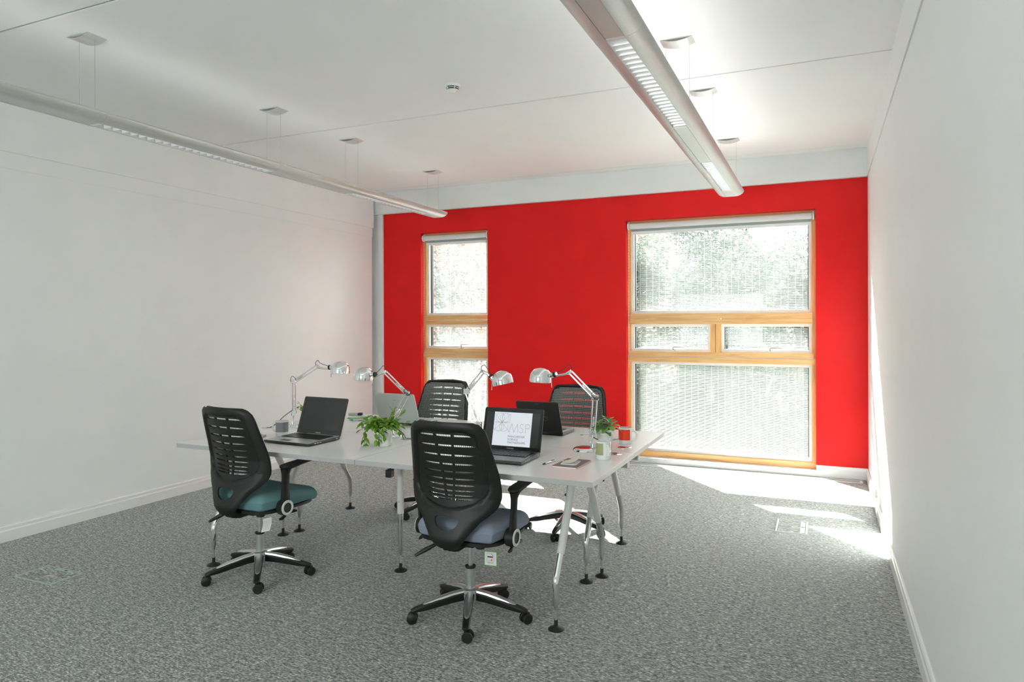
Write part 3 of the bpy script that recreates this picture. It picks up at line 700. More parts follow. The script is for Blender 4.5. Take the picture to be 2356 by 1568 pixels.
        bm = NB(); lathe(bm, [(0.027, 0), (0.041, 0), (0.041, 0.003), (0.037, 0.005), (0.030, 0.005), (0.027, 0.003)], (x+s_*0.025, ay, 0.430), 28, M=Mx); obj('pivot_ring', bm, mat('pale_ring', (0.72, 0.74, 0.70), 0.35), am, label='pale ring on the armrest pivot')
        bm = NB(); tube(bm, [(x-s_*0.02, ay+0.02, 0.390), (x, ay+0.005, 0.380), (x+s_*0.004, ay-0.018, 0.372), (x+s_*0.002, ay-0.035, 0.371)], [0.007, 0.008, 0.009, 0.006], 10); obj('release_lever', bm, BLK, am)
    return r
TEAL = (0.13, 0.265, 0.28); BLUE = (0.235, 0.275, 0.345); DARK = (0.05, 0.06, 0.06)
chair('black office chair with a teal seat at the front left desk', (-2.945, 3.056), -0.10, TEAL, 28)
chair('black office chair with a grey-blue seat at the front right desk', (-1.583, 3.045), -0.02, BLUE, 6)
chair('office chair behind the pale laptop, its mesh back facing the room', (-2.725, 4.60), PI-0.03, DARK, 5)
chair('office chair behind the black laptop, its mesh back facing the room', (-1.615, 4.58), PI, DARK, 90)

def hang_tag(kind, loc, rz, label, string):
    r = thing('hang_tag', label, 'tag', loc, rz, 'tags hanging from the chairs')
    if kind == 'green':
        bm = NB(); box(bm, -0.032, 0.032, 0, 0.0006, -0.068, 0.0); obj('border', bm, mat('green_border', (0.10, 0.42, 0.03), 0.6), r, False, 'green border')
        c = obj('card', box(NB(), -0.029, 0.029, -0.0006, 0.0, -0.065, -0.003), PAPER, r, False)
        ink = mat('black_ink', (0.01, 0.01, 0.01), 0.6); o = (0, -0.0006, 0); X = (1, 0, 0); Z = (0, 0, 1); n = (0, -1, 0)
        bm = NB(); strokes(bm, [[(-0.014, -0.026), (0.008, -0.026)]], 0.006, o, X, Z, n); strokes(bm, [[(0.011, -0.031), (0.012, -0.022), (0.009, -0.015), (0.003, -0.011)]], 0.0018, o, X, Z, n)
        strokes(bm, [[(-0.018, -0.009), (0.017, -0.009), (0.017, -0.047), (-0.018, -0.047), (-0.018, -0.009)]], 0.0006, o, X, Z, n); strokes(bm, [[(-0.013, -0.042), (0.002, -0.042)]], 0.0007, o, X, Z, n)
        obj('symbol', bm, ink, c, False, 'smouldering cigarette and match symbol')
        bm = NB(); prism(bm, [(0.001, -0.044), (0.008, -0.044), (0.010, -0.040), (0.006, -0.034), (0.002, -0.040)], -0.0010, -0.0008); obj('flame', bm, mat('orange_red_ink', (0.85, 0.12, 0.02), 0.5), c, False, 'orange flame')
        text_part('caption', 'RESISTANT', 0.0062, c, Matrix.Translation((0, -0.0008, -0.056)) @ Matrix.Rotation(PI/2, 4, 'X'), ink, 'CENTER')
    else:
        bm = NB(); rows = []
        for i in range(9):
            z = -0.075*i/8; rows.append([bm.verts.new((x-0.010*(i/8)**2, 0.004*math.sin(i*0.5), z+(0.008*x/0.03))) for x in (-0.026, 0, 0.026)])
        for A, B in zip(rows, rows[1:]):
            for i in range(2): bm.faces.new((A[i], A[i+1], B[i+1], B[i]))
        c = obj('card', bm, PAPER, r, False); sd = c.modifiers.new('t', 'SOLIDIFY'); sd.thickness = 0.0006
        for nme, rows_, colr in (('printed_lines', range(5), (0.35, 0.35, 0.33)), ('red_lines', range(5, 8), (0.75, 0.2, 0.12))):
            bm = NB()
            for i in rows_:
                z = -0.018-0.0065*i; t = -z/0.075
                strokes(bm, [[(-0.020-0.010*t*t, z-0.0055), (0.018-0.010*t*t, z+0.005)]], 0.0011, (0, -0.0012+0.004*math.sin(t*4), 0), (1, 0, 0), (0, 0, 1), (0, -1, 0))
            obj(nme, bm, mat(nme, colr, 0.6), c, False)
    bm = NB(); tube(bm, string, 0.0005, 5); obj('string', bm, PLW, r)
hang_tag('green', (-1.437, 2.97, 0.358), 0.12, 'square tag with green border hanging below the grey-blue seat', [(0, 0, -0.004), (0.004, 0.012, 0.012), (0.0, 0.02, 0.026)])
hang_tag('plain', (-2.838, 3.00, 0.352), 0.25, 'curled white tag with printed lines hanging below the teal seat', [(0, 0, -0.006), (0.003, 0.01, 0.012), (0.0, 0.02, 0.028)])

# ------------------------------------------------------------------ desk lamps
def lamp(label, base, stem, LB, EL, TP, HD, SH, tilt, Yp, group, cord=None, sr=0.064, cordlabel=None):
    """points LB.. are (x, z) in the upright plane y = Yp"""
    bx, by = base; r = thing('desk_lamp', label, 'desk lamp', (bx, by, TZ), 0, group)
    P = lambda q, dy=0.0: Vector((q[0]-bx, Yp-by+dy, q[1]-TZ))
    bm = NB(); lathe(bm, [(0, 0), (0.066, 0), (0.068, 0.004), (0.066, 0.012), (0.058, 0.019), (0.050, 0.0205), (0, 0.0215)], n=48); obj('base', bm, CHR, r)
    bm = NB(); sx, sy = stem[0]-bx, stem[1]-by; tube(bm, [(sx, sy, 0.018), (sx, sy, 0.075)], 0.007, 14); tube(bm, [(sx, sy, 0.018), (sx, sy, 0.03)], 0.011, 14); tube(bm, [(sx-0.014, sy, 0.045), (sx, sy, 0.045)], 0.003, 8)
    obj('stem', bm, CHR, r)
    def twin(name, A, B, sep, spring, e=None):
        A, B = Vector(A), Vector(B); d = (B-A).normalized(); nrm = Vector((-d.z, 0, d.x))
        bm = NB()
        for s in (-1, 1): tube(bm, [A+nrm*sep*s, B+nrm*sep*s], 0.0044, 10)
        if spring:
            t0, t1 = spring; S = A+(B-A)*t0; E_ = A+(B-A)*t1; pts = []; n = 90
            for i in range(n+1):
                q = S+(E_-S)*(i/n); pts.append(q + nrm*0.0045*math.cos(i*1.4) + Vector((0, 1, 0))*0.0045*math.sin(i*1.4))
            tube(bm, pts, 0.0010, 5); tube(bm, [S, A+(B-A)*max(0, t0-0.16)], 0.0018, 6); tube(bm, [E_, A+(B-A)*min(1, t1+0.12)], 0.0018, 6)
        return obj(name, bm, CHR, r)
    s0 = Vector((sx, sy, 0.075)); a0 = P(LB); e0 = P(EL); t0 = P(TP); h0 = P(HD)
    bm = NB(); tube(bm, [s0-Vector((0, 0, 0.012)), a0], 0.008, 12); box(bm, -0.020, 0.020, -0.006, 0.006, -0.014, 0.022, M=Matrix.Translation(a0)); 
    for s in (-0.013, 0.013): tube(bm, [a0+Vector((s, -0.010, 0.008)), a0+Vector((s, 0.010, 0.008))], 0.006, 10)
    obj('base_joint', bm, CHR, r, bevel=0.001)
    twin('lower_arm', a0+Vector((0, 0, 0.01)), e0, 0.0125, (0.18, 0.45))
    bm = NB(); box(bm, -0.022, 0.022, -0.005, 0.005, -0.016, 0.016, M=Matrix.Translation(e0))
    for q in ((-0.013, -0.008), (0.013, 0.006), (0.0, 0.010)): tube(bm, [e0+Vector((q[0], -0.010, q[1])), e0+Vector((q[0], 0.010, q[1]))], 0.006, 10)
    obj('elbow_joint', bm, CHR, r, bevel=0.002)
    twin('upper_arm', e0, t0, 0.010, (0.14, 0.38))
    sg = 1 if SH[0] > TP[0] else -1
    bm = NB(); tube(bm, [t0+Vector((-sg*0.006, 0, 0.006)), t0+Vector((sg*0.012, 0, -0.006)), t0+Vector((sg*0.03, 0, -0.012)), h0+Vector((0, 0, -0.010))], [0.009, 0.010, 0.006, 0.006], 10); tube(bm, [t0+Vector((0, -0.011, 0)), t0+Vector((0, 0.011, 0))], 0.007, 10)
    obj('head_link', bm, CHR, r)
    s1 = P(SH); M = Matrix.Translation(s1) @ Matrix.Rotation(tilt, 4, 'Y')
    prof = [(sr, -sr*0.50), (sr*1.0, -sr*0.30), (sr*0.985, -sr*0.05), (sr*0.93, sr*0.20), (sr*0.80, sr*0.43), (sr*0.62, sr*0.60), (sr*0.38, sr*0.72), (sr*0.15, sr*0.765), (0, sr*0.77)]
    bm = NB(); lathe(bm, prof, n=48, M=M); lathe(bm, [(p[0]*0.965, p[1]-0.002) for p in prof], n=48, M=M); lathe(bm, [(sr, -sr*0.50), (sr*0.965, -sr*0.50-0.002)], n=48, M=M)
    shade = obj('shade', bm, CHR, r)
    bm = NB(); lathe(bm, [(0, 0.022), (0.012, 0.020), (0.02, 0.006), (0.021, -0.008), (0.014, -0.022), (0, -0.026)], n=20, M=M); obj('bulb', bm, mat('frosted_bulb', (0.85, 0.85, 0.82), 0.5), shade)
    side = M @ Vector((-sg*sr*0.92, 0, sr*0.10))
    bm = NB(); dv = (h0-side).normalized(); tube(bm, [side, side+dv*0.020, side+dv*0.022, h0], [0.015, 0.0155, 0.013, 0.011], 16); sk = obj('socket', bm, CHR, r)
    bm = NB(); tube(bm, [side+dv*0.020, side+dv*0.033], 0.0165, 16); obj('socket_ring', bm, BLK, sk, label='black ring on the lamp socket')
    bm = NB(); hp = side+dv*0.008 + Vector((0, -0.008, -0.010)); tube(bm, [hp, hp+Vector((sg*0.003*-1, 0, -0.052))], 0.0022, 8); lathe(bm, [(0, -0.004), (0.004, 0), (0, 0.004)], hp+Vector((-sg*0.003, 0, -0.055)), 10); obj('handle', bm, CHR, r)
    # flex loops at the joints
    bm = NB(); lo = [t0+Vector((-sg*0.01, -0.004, 0.004)), t0+Vector((-sg*0.008, -0.004, 0.030)), t0+Vector((sg*0.012, -0.004, 0.040)), t0+Vector((sg*0.030, -0.004, 0.022)), h0+Vector((0, 0, 0.006))]
    tube(bm, bez(lo), 0.0018, 6)
    lo = [e0+Vector((-sg*0.016, -0.004, -0.012)), e0+Vector((-sg*0.026, -0.004, 0.014)), e0+Vector((-sg*0.010, -0.004, 0.038)), e0+Vector((sg*0.014, -0.004, 0.026)), e0+Vector((sg*0.022, -0.004, 0.010))]
    tube(bm, bez(lo), 0.0018, 6); obj('flex', bm, BLKR, r)
    if cord:
        bm = NB(); tube(bm, bez([Vector((p[0]-bx, p[1]-by, p[2]-TZ)) for p in cord]), 0.0024, 6); obj('cord', bm, BLKR, r)
    return r
def bez(P, n=8):
    P = [Vector(p) for p in P]; P = [P[0]*2-P[1]]+P+[P[-1]*2-P[-2]]; out = []
    for i in range(1, len(P)-2):
        for k in range(n):
            t = k/n; a, b, c, d = P[i-1:i+3]
            out.append(0.5*((2*b)+(c-a)*t+(2*a-5*b+4*c-d)*t*t+(3*b-a-3*c+d)*t**3))
    out.append(P[-2]); return out
G = 'chrome desk lamps on the desk block'
lamp('chrome desk lamp behind the open silver laptop, reaching right', (-3.305, 3.80), (-3.36, 3.80), (-3.352, 0.815), (-3.351, 1.035), (-3.148, 1.147), (-3.045, 1.142), (-2.955, 1.137), 0.0, 3.80, G, [(-3.36, 3.80, 0.84), (-3.40, 3.76, 0.80), (-3.43, 3.70, 0.745), (-3.45, 3.675, 0.731)])
lamp('chrome desk lamp behind the trailing plant, reaching left', (-2.472, 3.69), (-2.475, 3.72), (-2.470, 0.812), (-2.366, 1.00), (-2.528, 1.130), (-2.600, 1.112), (-2.690, 1.110), 0.06, 3.70, G, [(-2.47, 3.70, 0.80), (-2.43, 3.66, 0.79), (-2.37, 3.65, 0.765), (-2.345, 3.652, 0.732)])
lamp('chrome desk lamp beside the lit laptop, its shade tipped up against the red wall', (-1.89, 3.79), (-1.90, 3.80), (-1.918, 0.815), (-1.998, 1.018), (-1.886, 1.143), (-1.830, 1.115), (-1.757, 1.103), -0.22, 3.80, G)
lamp('chrome desk lamp next to the green mug, reaching left over the black laptop', (-1.205, 3.70), (-1.172, 3.735), (-1.172, 0.815), (-1.158, 1.022), (-1.303, 1.160), (-1.385, 1.148), (-1.482, 1.132), 0.05, 3.735, G, [(-1.17, 3.735, 0.80), (-1.13, 3.71, 0.79), (-1.08, 3.69, 0.76), (-1.05, 3.68, 0.732)])

# ------------------------------------------------------------------ laptops
def laptop(label, hinge, rz, wd, dp, lidh, lean, body, lidm, inner, keym, screen=None, mark=None, group=None, th=0.024, lower=None, kb=True, brand=None):
    r = thing('laptop', label, 'laptop', (hinge[0], hinge[1], TZ), rz, 'laptops on the desks'); h = wd/2
    bm = NB(); pr = [(-dp, 0.006), (-dp+0.006, 0.003), (-0.01, 0.003), (0, 0.008), (0, th), (-dp+0.004, th-0.006), (-dp, th-0.012)]
    prism(bm, pr, -h, h, axis='X'); base = obj('base', bm, lower or body, r, False, bevel=0.003)
    bm = NB(); prism(bm, [(-dp+0.003, th-0.0070), (0-0.002, th-0.0005), (0-0.002, th+0.0015), (-dp+0.003, th-0.0050)], -h+0.003, h-0.003, axis='X'); deck = obj('palm_deck', bm, body, r, False, bevel=0.001)
    sl = 0.0065/dp
    def zt(y): return th+0.0015+sl*y-0.0003
    bm = NB()
    for px in (-h+0.03, h-0.03):
        for py in (-dp+0.03, -0.03): disc(bm, 0.006, 0.0035, (px, py, 0), 10)
    obj('feet', bm, BLKR, base)
    if kb:
        kd = dp*0.46; y1 = -0.030; y0 = y1-kd
        bm = NB(); v = [bm.verts.new(p) for p in ((-h+0.022, y0, zt(y0)+0.0004), (h-0.022, y0, zt(y0)+0.0004), (h-0.022, y1, zt(y1)+0.0004), (-h+0.022, y1, zt(y1)+0.0004))]; bm.faces.new(v)
        obj('keyboard_well', bm, BLK, deck, False)
        bm = NB(); rows = 6; kw = (wd-0.048)/16
        for j in range(rows):
            ya = y0+0.002+j*(kd-0.003)/rows; yb = ya+(kd-0.003)/rows-0.0025; x = -h+0.024
            while x < h-0.026:
                ww = kw*(5.2 if j == 0 and abs(x-(-h+0.024+4*kw)) < 0.004 else 1)
                xe = min(x+ww-0.0025, h-0.024); z = zt(ya)+0.0005
                box(bm, x, xe, ya, yb, z, z+0.0028); x += ww
        obj('keys', bm, keym, deck, False)
        bm = NB(); ty0, ty1 = -dp+0.020, -dp+0.062; v = [bm.verts.new(p) for p in ((-0.075, ty0, zt(ty0)+0.0004), (0.000, ty0, zt(ty0)+0.0004), (0.000, ty1, zt(ty1)+0.0004), (-0.075, ty1, zt(ty1)+0.0004))]; bm.faces.new(v); obj('touchpad', bm, inner, deck, False)
    bm = NB()
    for i in range(3): box(bm, h-0.0005, h+0.0008, -dp+0.05+i*0.022, -dp+0.063+i*0.022, 0.010, 0.015)
    box(bm, h-0.0005, h+0.0008, -0.035, -0.028, 0.011, 0.018)
    obj('ports', bm, STEEL, base, False)
    # lid: local plane, u across, v up from hinge; front normal -y
    R = Matrix.Translation((0, -0.004, th-0.002)) @ Matrix.Rotation(-lean, 4, 'X')
    bm = NB(); rc = 0.010; pts = [(-h, 0), (h, 0), (h, lidh-rc)] + arc(h-rc, lidh-rc, rc, 0, 90, 5) + arc(-h+rc, lidh-rc, rc, 90, 180, 5)
    prism(bm, pts, 0, 0.009); bmesh.ops.remove_doubles(bm, verts=bm.verts, dist=1e-6)
    for v in bm.verts: v.co = R @ v.co
    lid = obj('lid', bm, lidm, r, False, bevel=0.002)
    bm = NB(); prism(bm, [(a*0.985, b*0.985+0.002) for a, b in pts], -0.0014, 0.0); bmesh.ops.remove_doubles(bm, verts=bm.verts, dist=1e-6)
    for v in bm.verts: v.co = R @ v.co
    bez_ = obj('bezel', bm, inner if inner else BLK, lid, False)
    sx0, sx1, sz0, sz1 = -h+0.016, h-0.016, 0.022, lidh-0.024
    bm = NB(); v = [bm.verts.new(R @ Vector(p)) for p in ((sx0, -0.0018, sz0), (sx1, -0.0018, sz0), (sx1, -0.0018, sz1), (sx0, -0.0018, sz1))]; bm.faces.new(v)
    scr = obj('screen', bm, mat('dark_screen', (0.035, 0.035, 0.036), 0.25), lid, False)
    R3 = R.to_3x3(); ax = R3 @ Vector((1, 0, 0)); az_ = R3 @ Vector((0, 0, 1)); nf = R3 @ Vector((0, -1, 0))
    bm = NB(); strokes(bm, [[(-0.012, lidh-0.011), (0.012, lidh-0.011)]], 0.003, R @ Vector((0, -0.0016, 0)), ax, az_, nf); obj('webcam', bm, BLK, lid, False)
    for s in (-1, 1):
        bm = NB(); tube(bm, [(s*(h-0.05), -0.002, th-0.001), (s*(h-0.085), -0.002, th-0.001)], 0.0065, 12); obj('hinge', bm, inner or BLK, r)
    if brand: text_part('maker_name', brand, 0.0085, lid, R @ Matrix.Translation((0, -0.0018, 0.008)) @ Matrix.Rotation(PI/2, 4, 'X'), mat('pale_lettering', (0.7, 0.7, 0.68), 0.4), 'CENTER', sx=1.25)
    return r, lid, R, ax, az_, nf
SILD = mat('silver_deck', (0.60, 0.61, 0.61), 0.32, 0.6); CHAR = mat('charcoal_lid', (0.030, 0.030, 0.029), 0.35); KEYB = mat('black_keys', (0.02, 0.02, 0.02), 0.35)
GREYK = mat('graphite_deck', (0.12, 0.125, 0.12), 0.3, 0.3); PALE = mat('pale_silver_lid', (0.50, 0.54, 0.50), 0.35, 0.35)
laptop('open laptop with silver palm rest and dark blank screen', (-2.868, 3.470), -0.05, 0.352, 0.275, 0.236, 0.34, SILD, CHAR, CHAR, KEYB, lower=CHAR, brand='TOSHIBA')
r, lid, R, ax, azv, nf = laptop('open black laptop showing a white page with line logo and lettering', (-1.545, 3.442), 0.0, 0.350, 0.255, 0.230, 0.26, GREYK, CHAR, mat('gloss_black', (0.012, 0.012, 0.012), 0.12), KEYB, brand='TOSHIBA')
# lit page on the screen
pw0, pw1, pz0, pz1 = -0.112, 0.113, 0.023, 0.206
LIT = mat('lit_white_page', (0.05, 0.05, 0.05), 0.3, emis=((0.80, 0.86, 0.92), 0.46))
bm = NB(); v = [bm.verts.new(R @ Vector(p)) for p in ((pw0, -0.0021, pz0), (pw1, -0.0021, pz0), (pw1, -0.0021, pz1), (pw0, -0.0021, pz1))]; bm.faces.new(v)
page = obj('screen_page', bm, LIT, lid, False, 'lit white page on the screen')
INK = mat('dark_line_ink', (0.03, 0.02, 0.02), 0.6, emis=((0.06, 0.04, 0.04), 1)); INKG = mat('green_line_ink', (0.2, 0.3, 0.05), 0.6, emis=((0.24, 0.32, 0.18), 1)); INKB = mat('blue_line_ink', (0.1, 0.2, 0.3), 0.6, emis=((0.18, 0.27, 0.33), 1))
o0 = R @ Vector((0, -0.0022, 0)); cx, cz, s = -0.063, 0.150, 0.050
bm = NB(); ln = []
for sy in (1, -1):
    for dx in (-0.5, 0.0, 0.5, -0.25+0.0): pass
for sy in (1, -1):
    for dx in (-0.28, 0.28): ln.append(arc(cx+dx*s*0.9, cz+sy*s*0.5, s*0.52, 0, 360, 36, s*0.5))
ln += [[(cx-s, cz+s), (cx+s*1.0, cz-s*1.05)], [(cx+s, cz+s), (cx-s*1.0, cz-s*1.0)], [(cx-s, cz), (cx+s, cz)], [(cx, cz+s), (cx, cz-s)], arc(cx+0.48*s, cz+s*0.5, s*0.5, 0, 360, 32), arc(cx-0.50*s, cz-s*0.5, s*0.5, 0, 360, 32)]
strokes(bm, ln, 0.0008, o0, ax, azv, nf); obj('logo_lines', bm, INK, page, False, 'dark interlaced circle logo')
bm = NB(); strokes(bm, [[(cx-s, cz), (cx-s*0.4, cz+s), (cx, cz), (cx+s*0.45, cz+s), (cx+s*0.8, cz)], [(cx-s, cz-s), (cx-s*0.5, cz), (cx, cz-s), (cx+s*0.5, cz), (cx+s*0.9, cz-s)]], 0.0008, o0, ax, azv, nf); obj('green_logo_lines', bm, INKG, page, False)
bm = NB(); strokes(bm, [arc(cx-0.48*s, cz+0.5*s, s*0.5, 0, 360, 32), arc(cx+0.5*s, cz-0.5*s, s*0.5, 0, 360, 32), [(cx+s*0.98, cz+s), (cx+s*0.98, cz-s)]], 0.0008, o0, ax, azv, nf); obj('blue_logo_lines', bm, INKB, page, False)
bm = NB(); b0 = 0.098; hh = 0.047
M_ = [(-0.018, b0), (-0.003, b0+hh), (0.012, b0), (0.030, b0+hh), (0.037, b0)]
S_ = arc(0.056, b0+hh*0.76, 0.0095, 20, 270, 16, hh*0.24) + arc(0.055, b0+hh*0.26, 0.0105, 90, -150, 16, hh*0.26)
Pp = [(0.080, b0), (0.080, b0+hh), (0.092, b0+hh)] + arc(0.092, b0+hh*0.76, 0.011, 90, -90, 12, hh*0.24) + [(0.080, b0+hh*0.52)]
strokes(bm, [M_, S_, Pp], 0.0012, o0, ax, azv, nf); obj('logo_letters', bm, INK, page, False, 'thin line letters MSP')
text_part('page_caption', 'MANCHESTER\nSCIENCE\nPARTNERSHIPS', 0.0158, page, R @ Matrix.Translation((-0.021, -0.0023, 0.070)) @ Matrix.Rotation(PI/2, 4, 'X'), mat('grey_caption_ink', (0.05, 0.05, 0.06), 0.6, emis=((0.06, 0.07, 0.09), 1)), 'LEFT', 1.03, 'caption in thin capitals')
# laptops facing away
def away(label, hinge, wd, dp, lidh, lean, body, lidm, **k): return laptop(label, hinge, PI, wd, dp, lidh, lean, body, lidm, CHAR, KEYB, **k)
r, lid, R, ax, azv, nf = away('pale silver laptop seen from behind on the back left desk', (-2.692, 4.118), 0.328, 0.24, 0.222, 0.36, SILD, PALE, lower=CHAR)
def lid_mark(lid, R, lines, wd, m, label, text=None, tz=0.19):
    R3 = R.to_3x3(); bm = NB(); strokes(bm, lines, wd, R @ Vector((0, 0.0092, 0)), R3 @ Vector((-1, 0, 0)), R3 @ Vector((0, 0, 1)), R3 @ Vector((0, 1, 0))); obj('lid_emblem', bm, m, lid, False, label)
    if text: text_part('maker_name', text, 0.008, lid, R @ Matrix.Translation((0, 0.0093, tz)) @ Matrix.Rotation(PI, 4, 'Z') @ Matrix.Rotation(PI/2, 4, 'X'), m, 'CENTER', sx=1.4)
def vaio(s, z): return [[(-1.9*s, z+0.75*s), (-1.7*s, z+0.7*s), (-0.95*s, z-0.9*s), (-0.1*s, z+0.6*s)] + arc(0.25*s, z+0.1*s, 0.5*s, 130, -30, 10, 0.6*s) + [(0.75*s, z-0.7*s), (0.95*s, z-0.3*s), (0.95*s, z+0.7*s)], arc(1.75*s, z, 0.55*s, 0, 360, 24, 0.65*s)]
lid_mark(lid, R, vaio(0.030, 0.100), 0.0024, mat('grey_emblem', (0.10, 0.10, 0.095), 0.4), 'looped grey wordmark on the lid', 'SONY', 0.172)
VB = mat('satin_black_lid', (0.012, 0.012, 0.012), 0.38)
r, lid, R, ax, azv, nf = away('black laptop seen from behind on the back right desk', (-1.630, 4.118), 0.286, 0.225, 0.212, 0.40, SILD, VB, lower=mat('black_base', (0.012, 0.012, 0.012), 0.3), th=0.028)
lid_mark(lid, R, vaio(0.024, 0.095), 0.0020, mat('dim_emblem', (0.16, 0.16, 0.16), 0.4), 'looped wordmark on the black lid', 'SONY', 0.196)

# ------------------------------------------------------------------ mugs
def mug(label, x, y, col, hang, gap=42, z0=0.024, z1=0.086, gloss=0.12, r0=0.039, H=0.094):
    r = thing('mug', label, 'mug', (x, y, TZ), math.radians(hang), 'banded mugs on the desks')
    bm = NB(); lathe(bm, [(0, 0), (r0-0.003, 0), (r0-0.001, 0.002), (r0, 0.012), (r0, H-0.003), (r0-0.0015, H), (r0-0.004, H-0.001), (r0-0.0045, 0.010), (0, 0.007)], n=48)
    body = obj('body', bm, mat('glazed_white', (0.90, 0.90, 0.89), 0.12, coat=0.3), r)
    bm = NB(); P = [(r0-0.003, 0, 0.074), (r0+0.014, 0, 0.074), (r0+0.025, 0, 0.060), (r0+0.026, 0, 0.044), (r0+0.018, 0, 0.028), (r0-0.003, 0, 0.022)]
    tube(bm, bez(P, 6), 0.0052, 12); obj('handle', bm, body.data.materials[0], r)
    bm = NB(); n = 60; a0, a1 = math.radians(gap), math.radians(360-gap); A = []; B = []
    for i in range(n+1):
        t = a0+(a1-a0)*i/n; A.append(bm.verts.new(((r0+0.0004)*math.cos(t), (r0+0.0004)*math.sin(t), z0))); B.append(bm.verts.new(((r0+0.0004)*math.cos(t), (r0+0.0004)*math.sin(t), z1)))
    for i in range(n): bm.faces.new((A[i], A[i+1], B[i+1], B[i]))
    obj('color_band', bm, mat('mug_band', col, gloss), r)
    return r
mug('white mug with a grey band beside the silver laptop', -3.150, 3.462, (0.33, 0.33, 0.36), 192, 30, 0.024, 0.086)
mug('white mug with an olive green band at the right edge of the desks', -1.048, 3.525, (0.40, 0.41, 0.22), -48, 26)
mug('white mug with a bright red band near the right desk edge', -1.062, 4.022, (1.0, 0.045, 0.008), 12, 42)

# ------------------------------------------------------------------ plants
def leafmesh(bm, M, L_, W_, curl=0.2, fold=0.25, spat=False, n=6):
    rows = []
    for i in range(n+1):
        t = i/n
        wv = W_*(math.sin(PI*t**0.85)**0.85 if not spat else (0.22+0.78*math.sin(PI*min(1, t**1.5*0.93+0.0))**0.8 if t < 0.999 else 0.0)) if 0 < t < 1 else (0.0012 if t == 0 else 0.0004)
        if spat: wv = W_*(0.22+0.9*math.exp(-((t-0.68)/0.24)**2)) if t < 0.97 else W_*0.35
        z = -curl*L_*t*t; rows.append([bm.verts.new(M @ Vector((x_, t*L_, z+abs(x_)*fold))) for x_ in (-wv, 0, wv)])
    for A, B in zip(rows, rows[1:]):
        for i in range(2): bm.faces.new((A[i], A[i+1], B[i+1], B[i]))
def orient(p, d, roll=0.0):
    d = Vector(d).normalized(); q = d.to_track_quat('Y', 'Z'); return Matrix.Translation(p) @ q.to_matrix().to_4x4() @ Matrix.Rotation(roll, 4, 'Y')
LEAF1 = translucent('glossy_trailing_leaf', (0.1, 0.3, 0.03), (0.15, 0.4, 0.03), 0.3, 0.3, ((0.05, 0.24, 0.015), (0.32, 0.52, 0.05)))
LEAF2 = translucent('spoon_leaf', (0.1, 0.25, 0.05), (0.15, 0.35, 0.06), 0.25, 0.4, ((0.10, 0.26, 0.06), (0.28, 0.48, 0.11)))
STEMM = mat('plant_stem', (0.16, 0.20, 0.07), 0.6)
POTM = mat('white_glazed_pot', (0.88, 0.88, 0.87), 0.3)
def pot(r, rt, rb, h, rings=False):
    bm = NB(); pr = [(0, 0), (rb-0.002, 0), (rb, 0.003)]
    if rings: pr += [(rb+(rt-rb)*0.72, h*0.72), (rb+(rt-rb)*0.74+0.0015, h*0.74), (rb+(rt-rb)*0.78, h*0.76)]
    pr += [(rt-0.0005, h-0.004), (rt, h-0.001), (rt-0.002, h), (rt-0.005, h-0.002), (rt-0.006, h*0.75), (0, h*0.75)]
    lathe(bm, pr, n=48); obj('pot', bm, POTM, r)
    bm = NB(); disc(bm, rt-0.006, 0.004, (0, 0, h*0.86), 32); obj('soil', bm, SOIL, r)
def trailing(label, x, y, rt, rb, h, seed, dirs, nbush, L0=0.034):
    rnd = random.Random(seed); r = thing('potted_plant', label, 'plant', (x, y, TZ), 0, 'potted plants on the desks'); pot(r, rt, rb, h)
    bl, bs = NB(), NB()
    def stem(pts, leafs=True):
        P = bez(pts, 7); tube(bs, P, 0.0011, 5)
        for i in range(3, len(P), 2):
            d = (P[i]-P[i-1]).normalized(); s = 1 if (i//2) % 2 else -1
            sd = d.cross(Vector((0, 0, 1)));
            if sd.length < 0.1: sd = Vector((1, 0, 0))
            dd = d*0.5+sd.normalized()*s*0.8+Vector((0, 0, rnd.uniform(-0.35, 0.35))); L_ = L0*rnd.uniform(0.7, 1.2)
            q = P[i].copy(); leafmesh(bl, orient(q, dd, rnd.uniform(-0.6, 0.6)), L_, L_*0.26, rnd.uniform(0, 0.4))
        leafmesh(bl, orient(P[-1], P[-1]-P[-2], 0), L0*0.9, L0*0.22)
    for pts in dirs: stem([Vector(p) for p in pts])
    for i in range(nbush):
        a = rnd.uniform(0, 2*PI); rr = rt*math.sqrt(rnd.random()); b = Vector((rr*math.cos(a)*0.8, rr*math.sin(a)*0.8, h*0.88))
        out = Vector((math.cos(a), math.sin(a), 0)); l = rnd.uniform(0.03, 0.075)
        stem([b, b+out*l*0.4+Vector((0, 0, l*0.7)), b+out*l*1.1+Vector((rnd.uniform(-.01, .01), rnd.uniform(-.01, .01), l*rnd.uniform(0.3, 0.9)))])
    for v in bl.verts: v.co.z = max(v.co.z, 0.003)
    obj('foliage', bl, LEAF1, r); obj('stems', bs, STEMM, r)
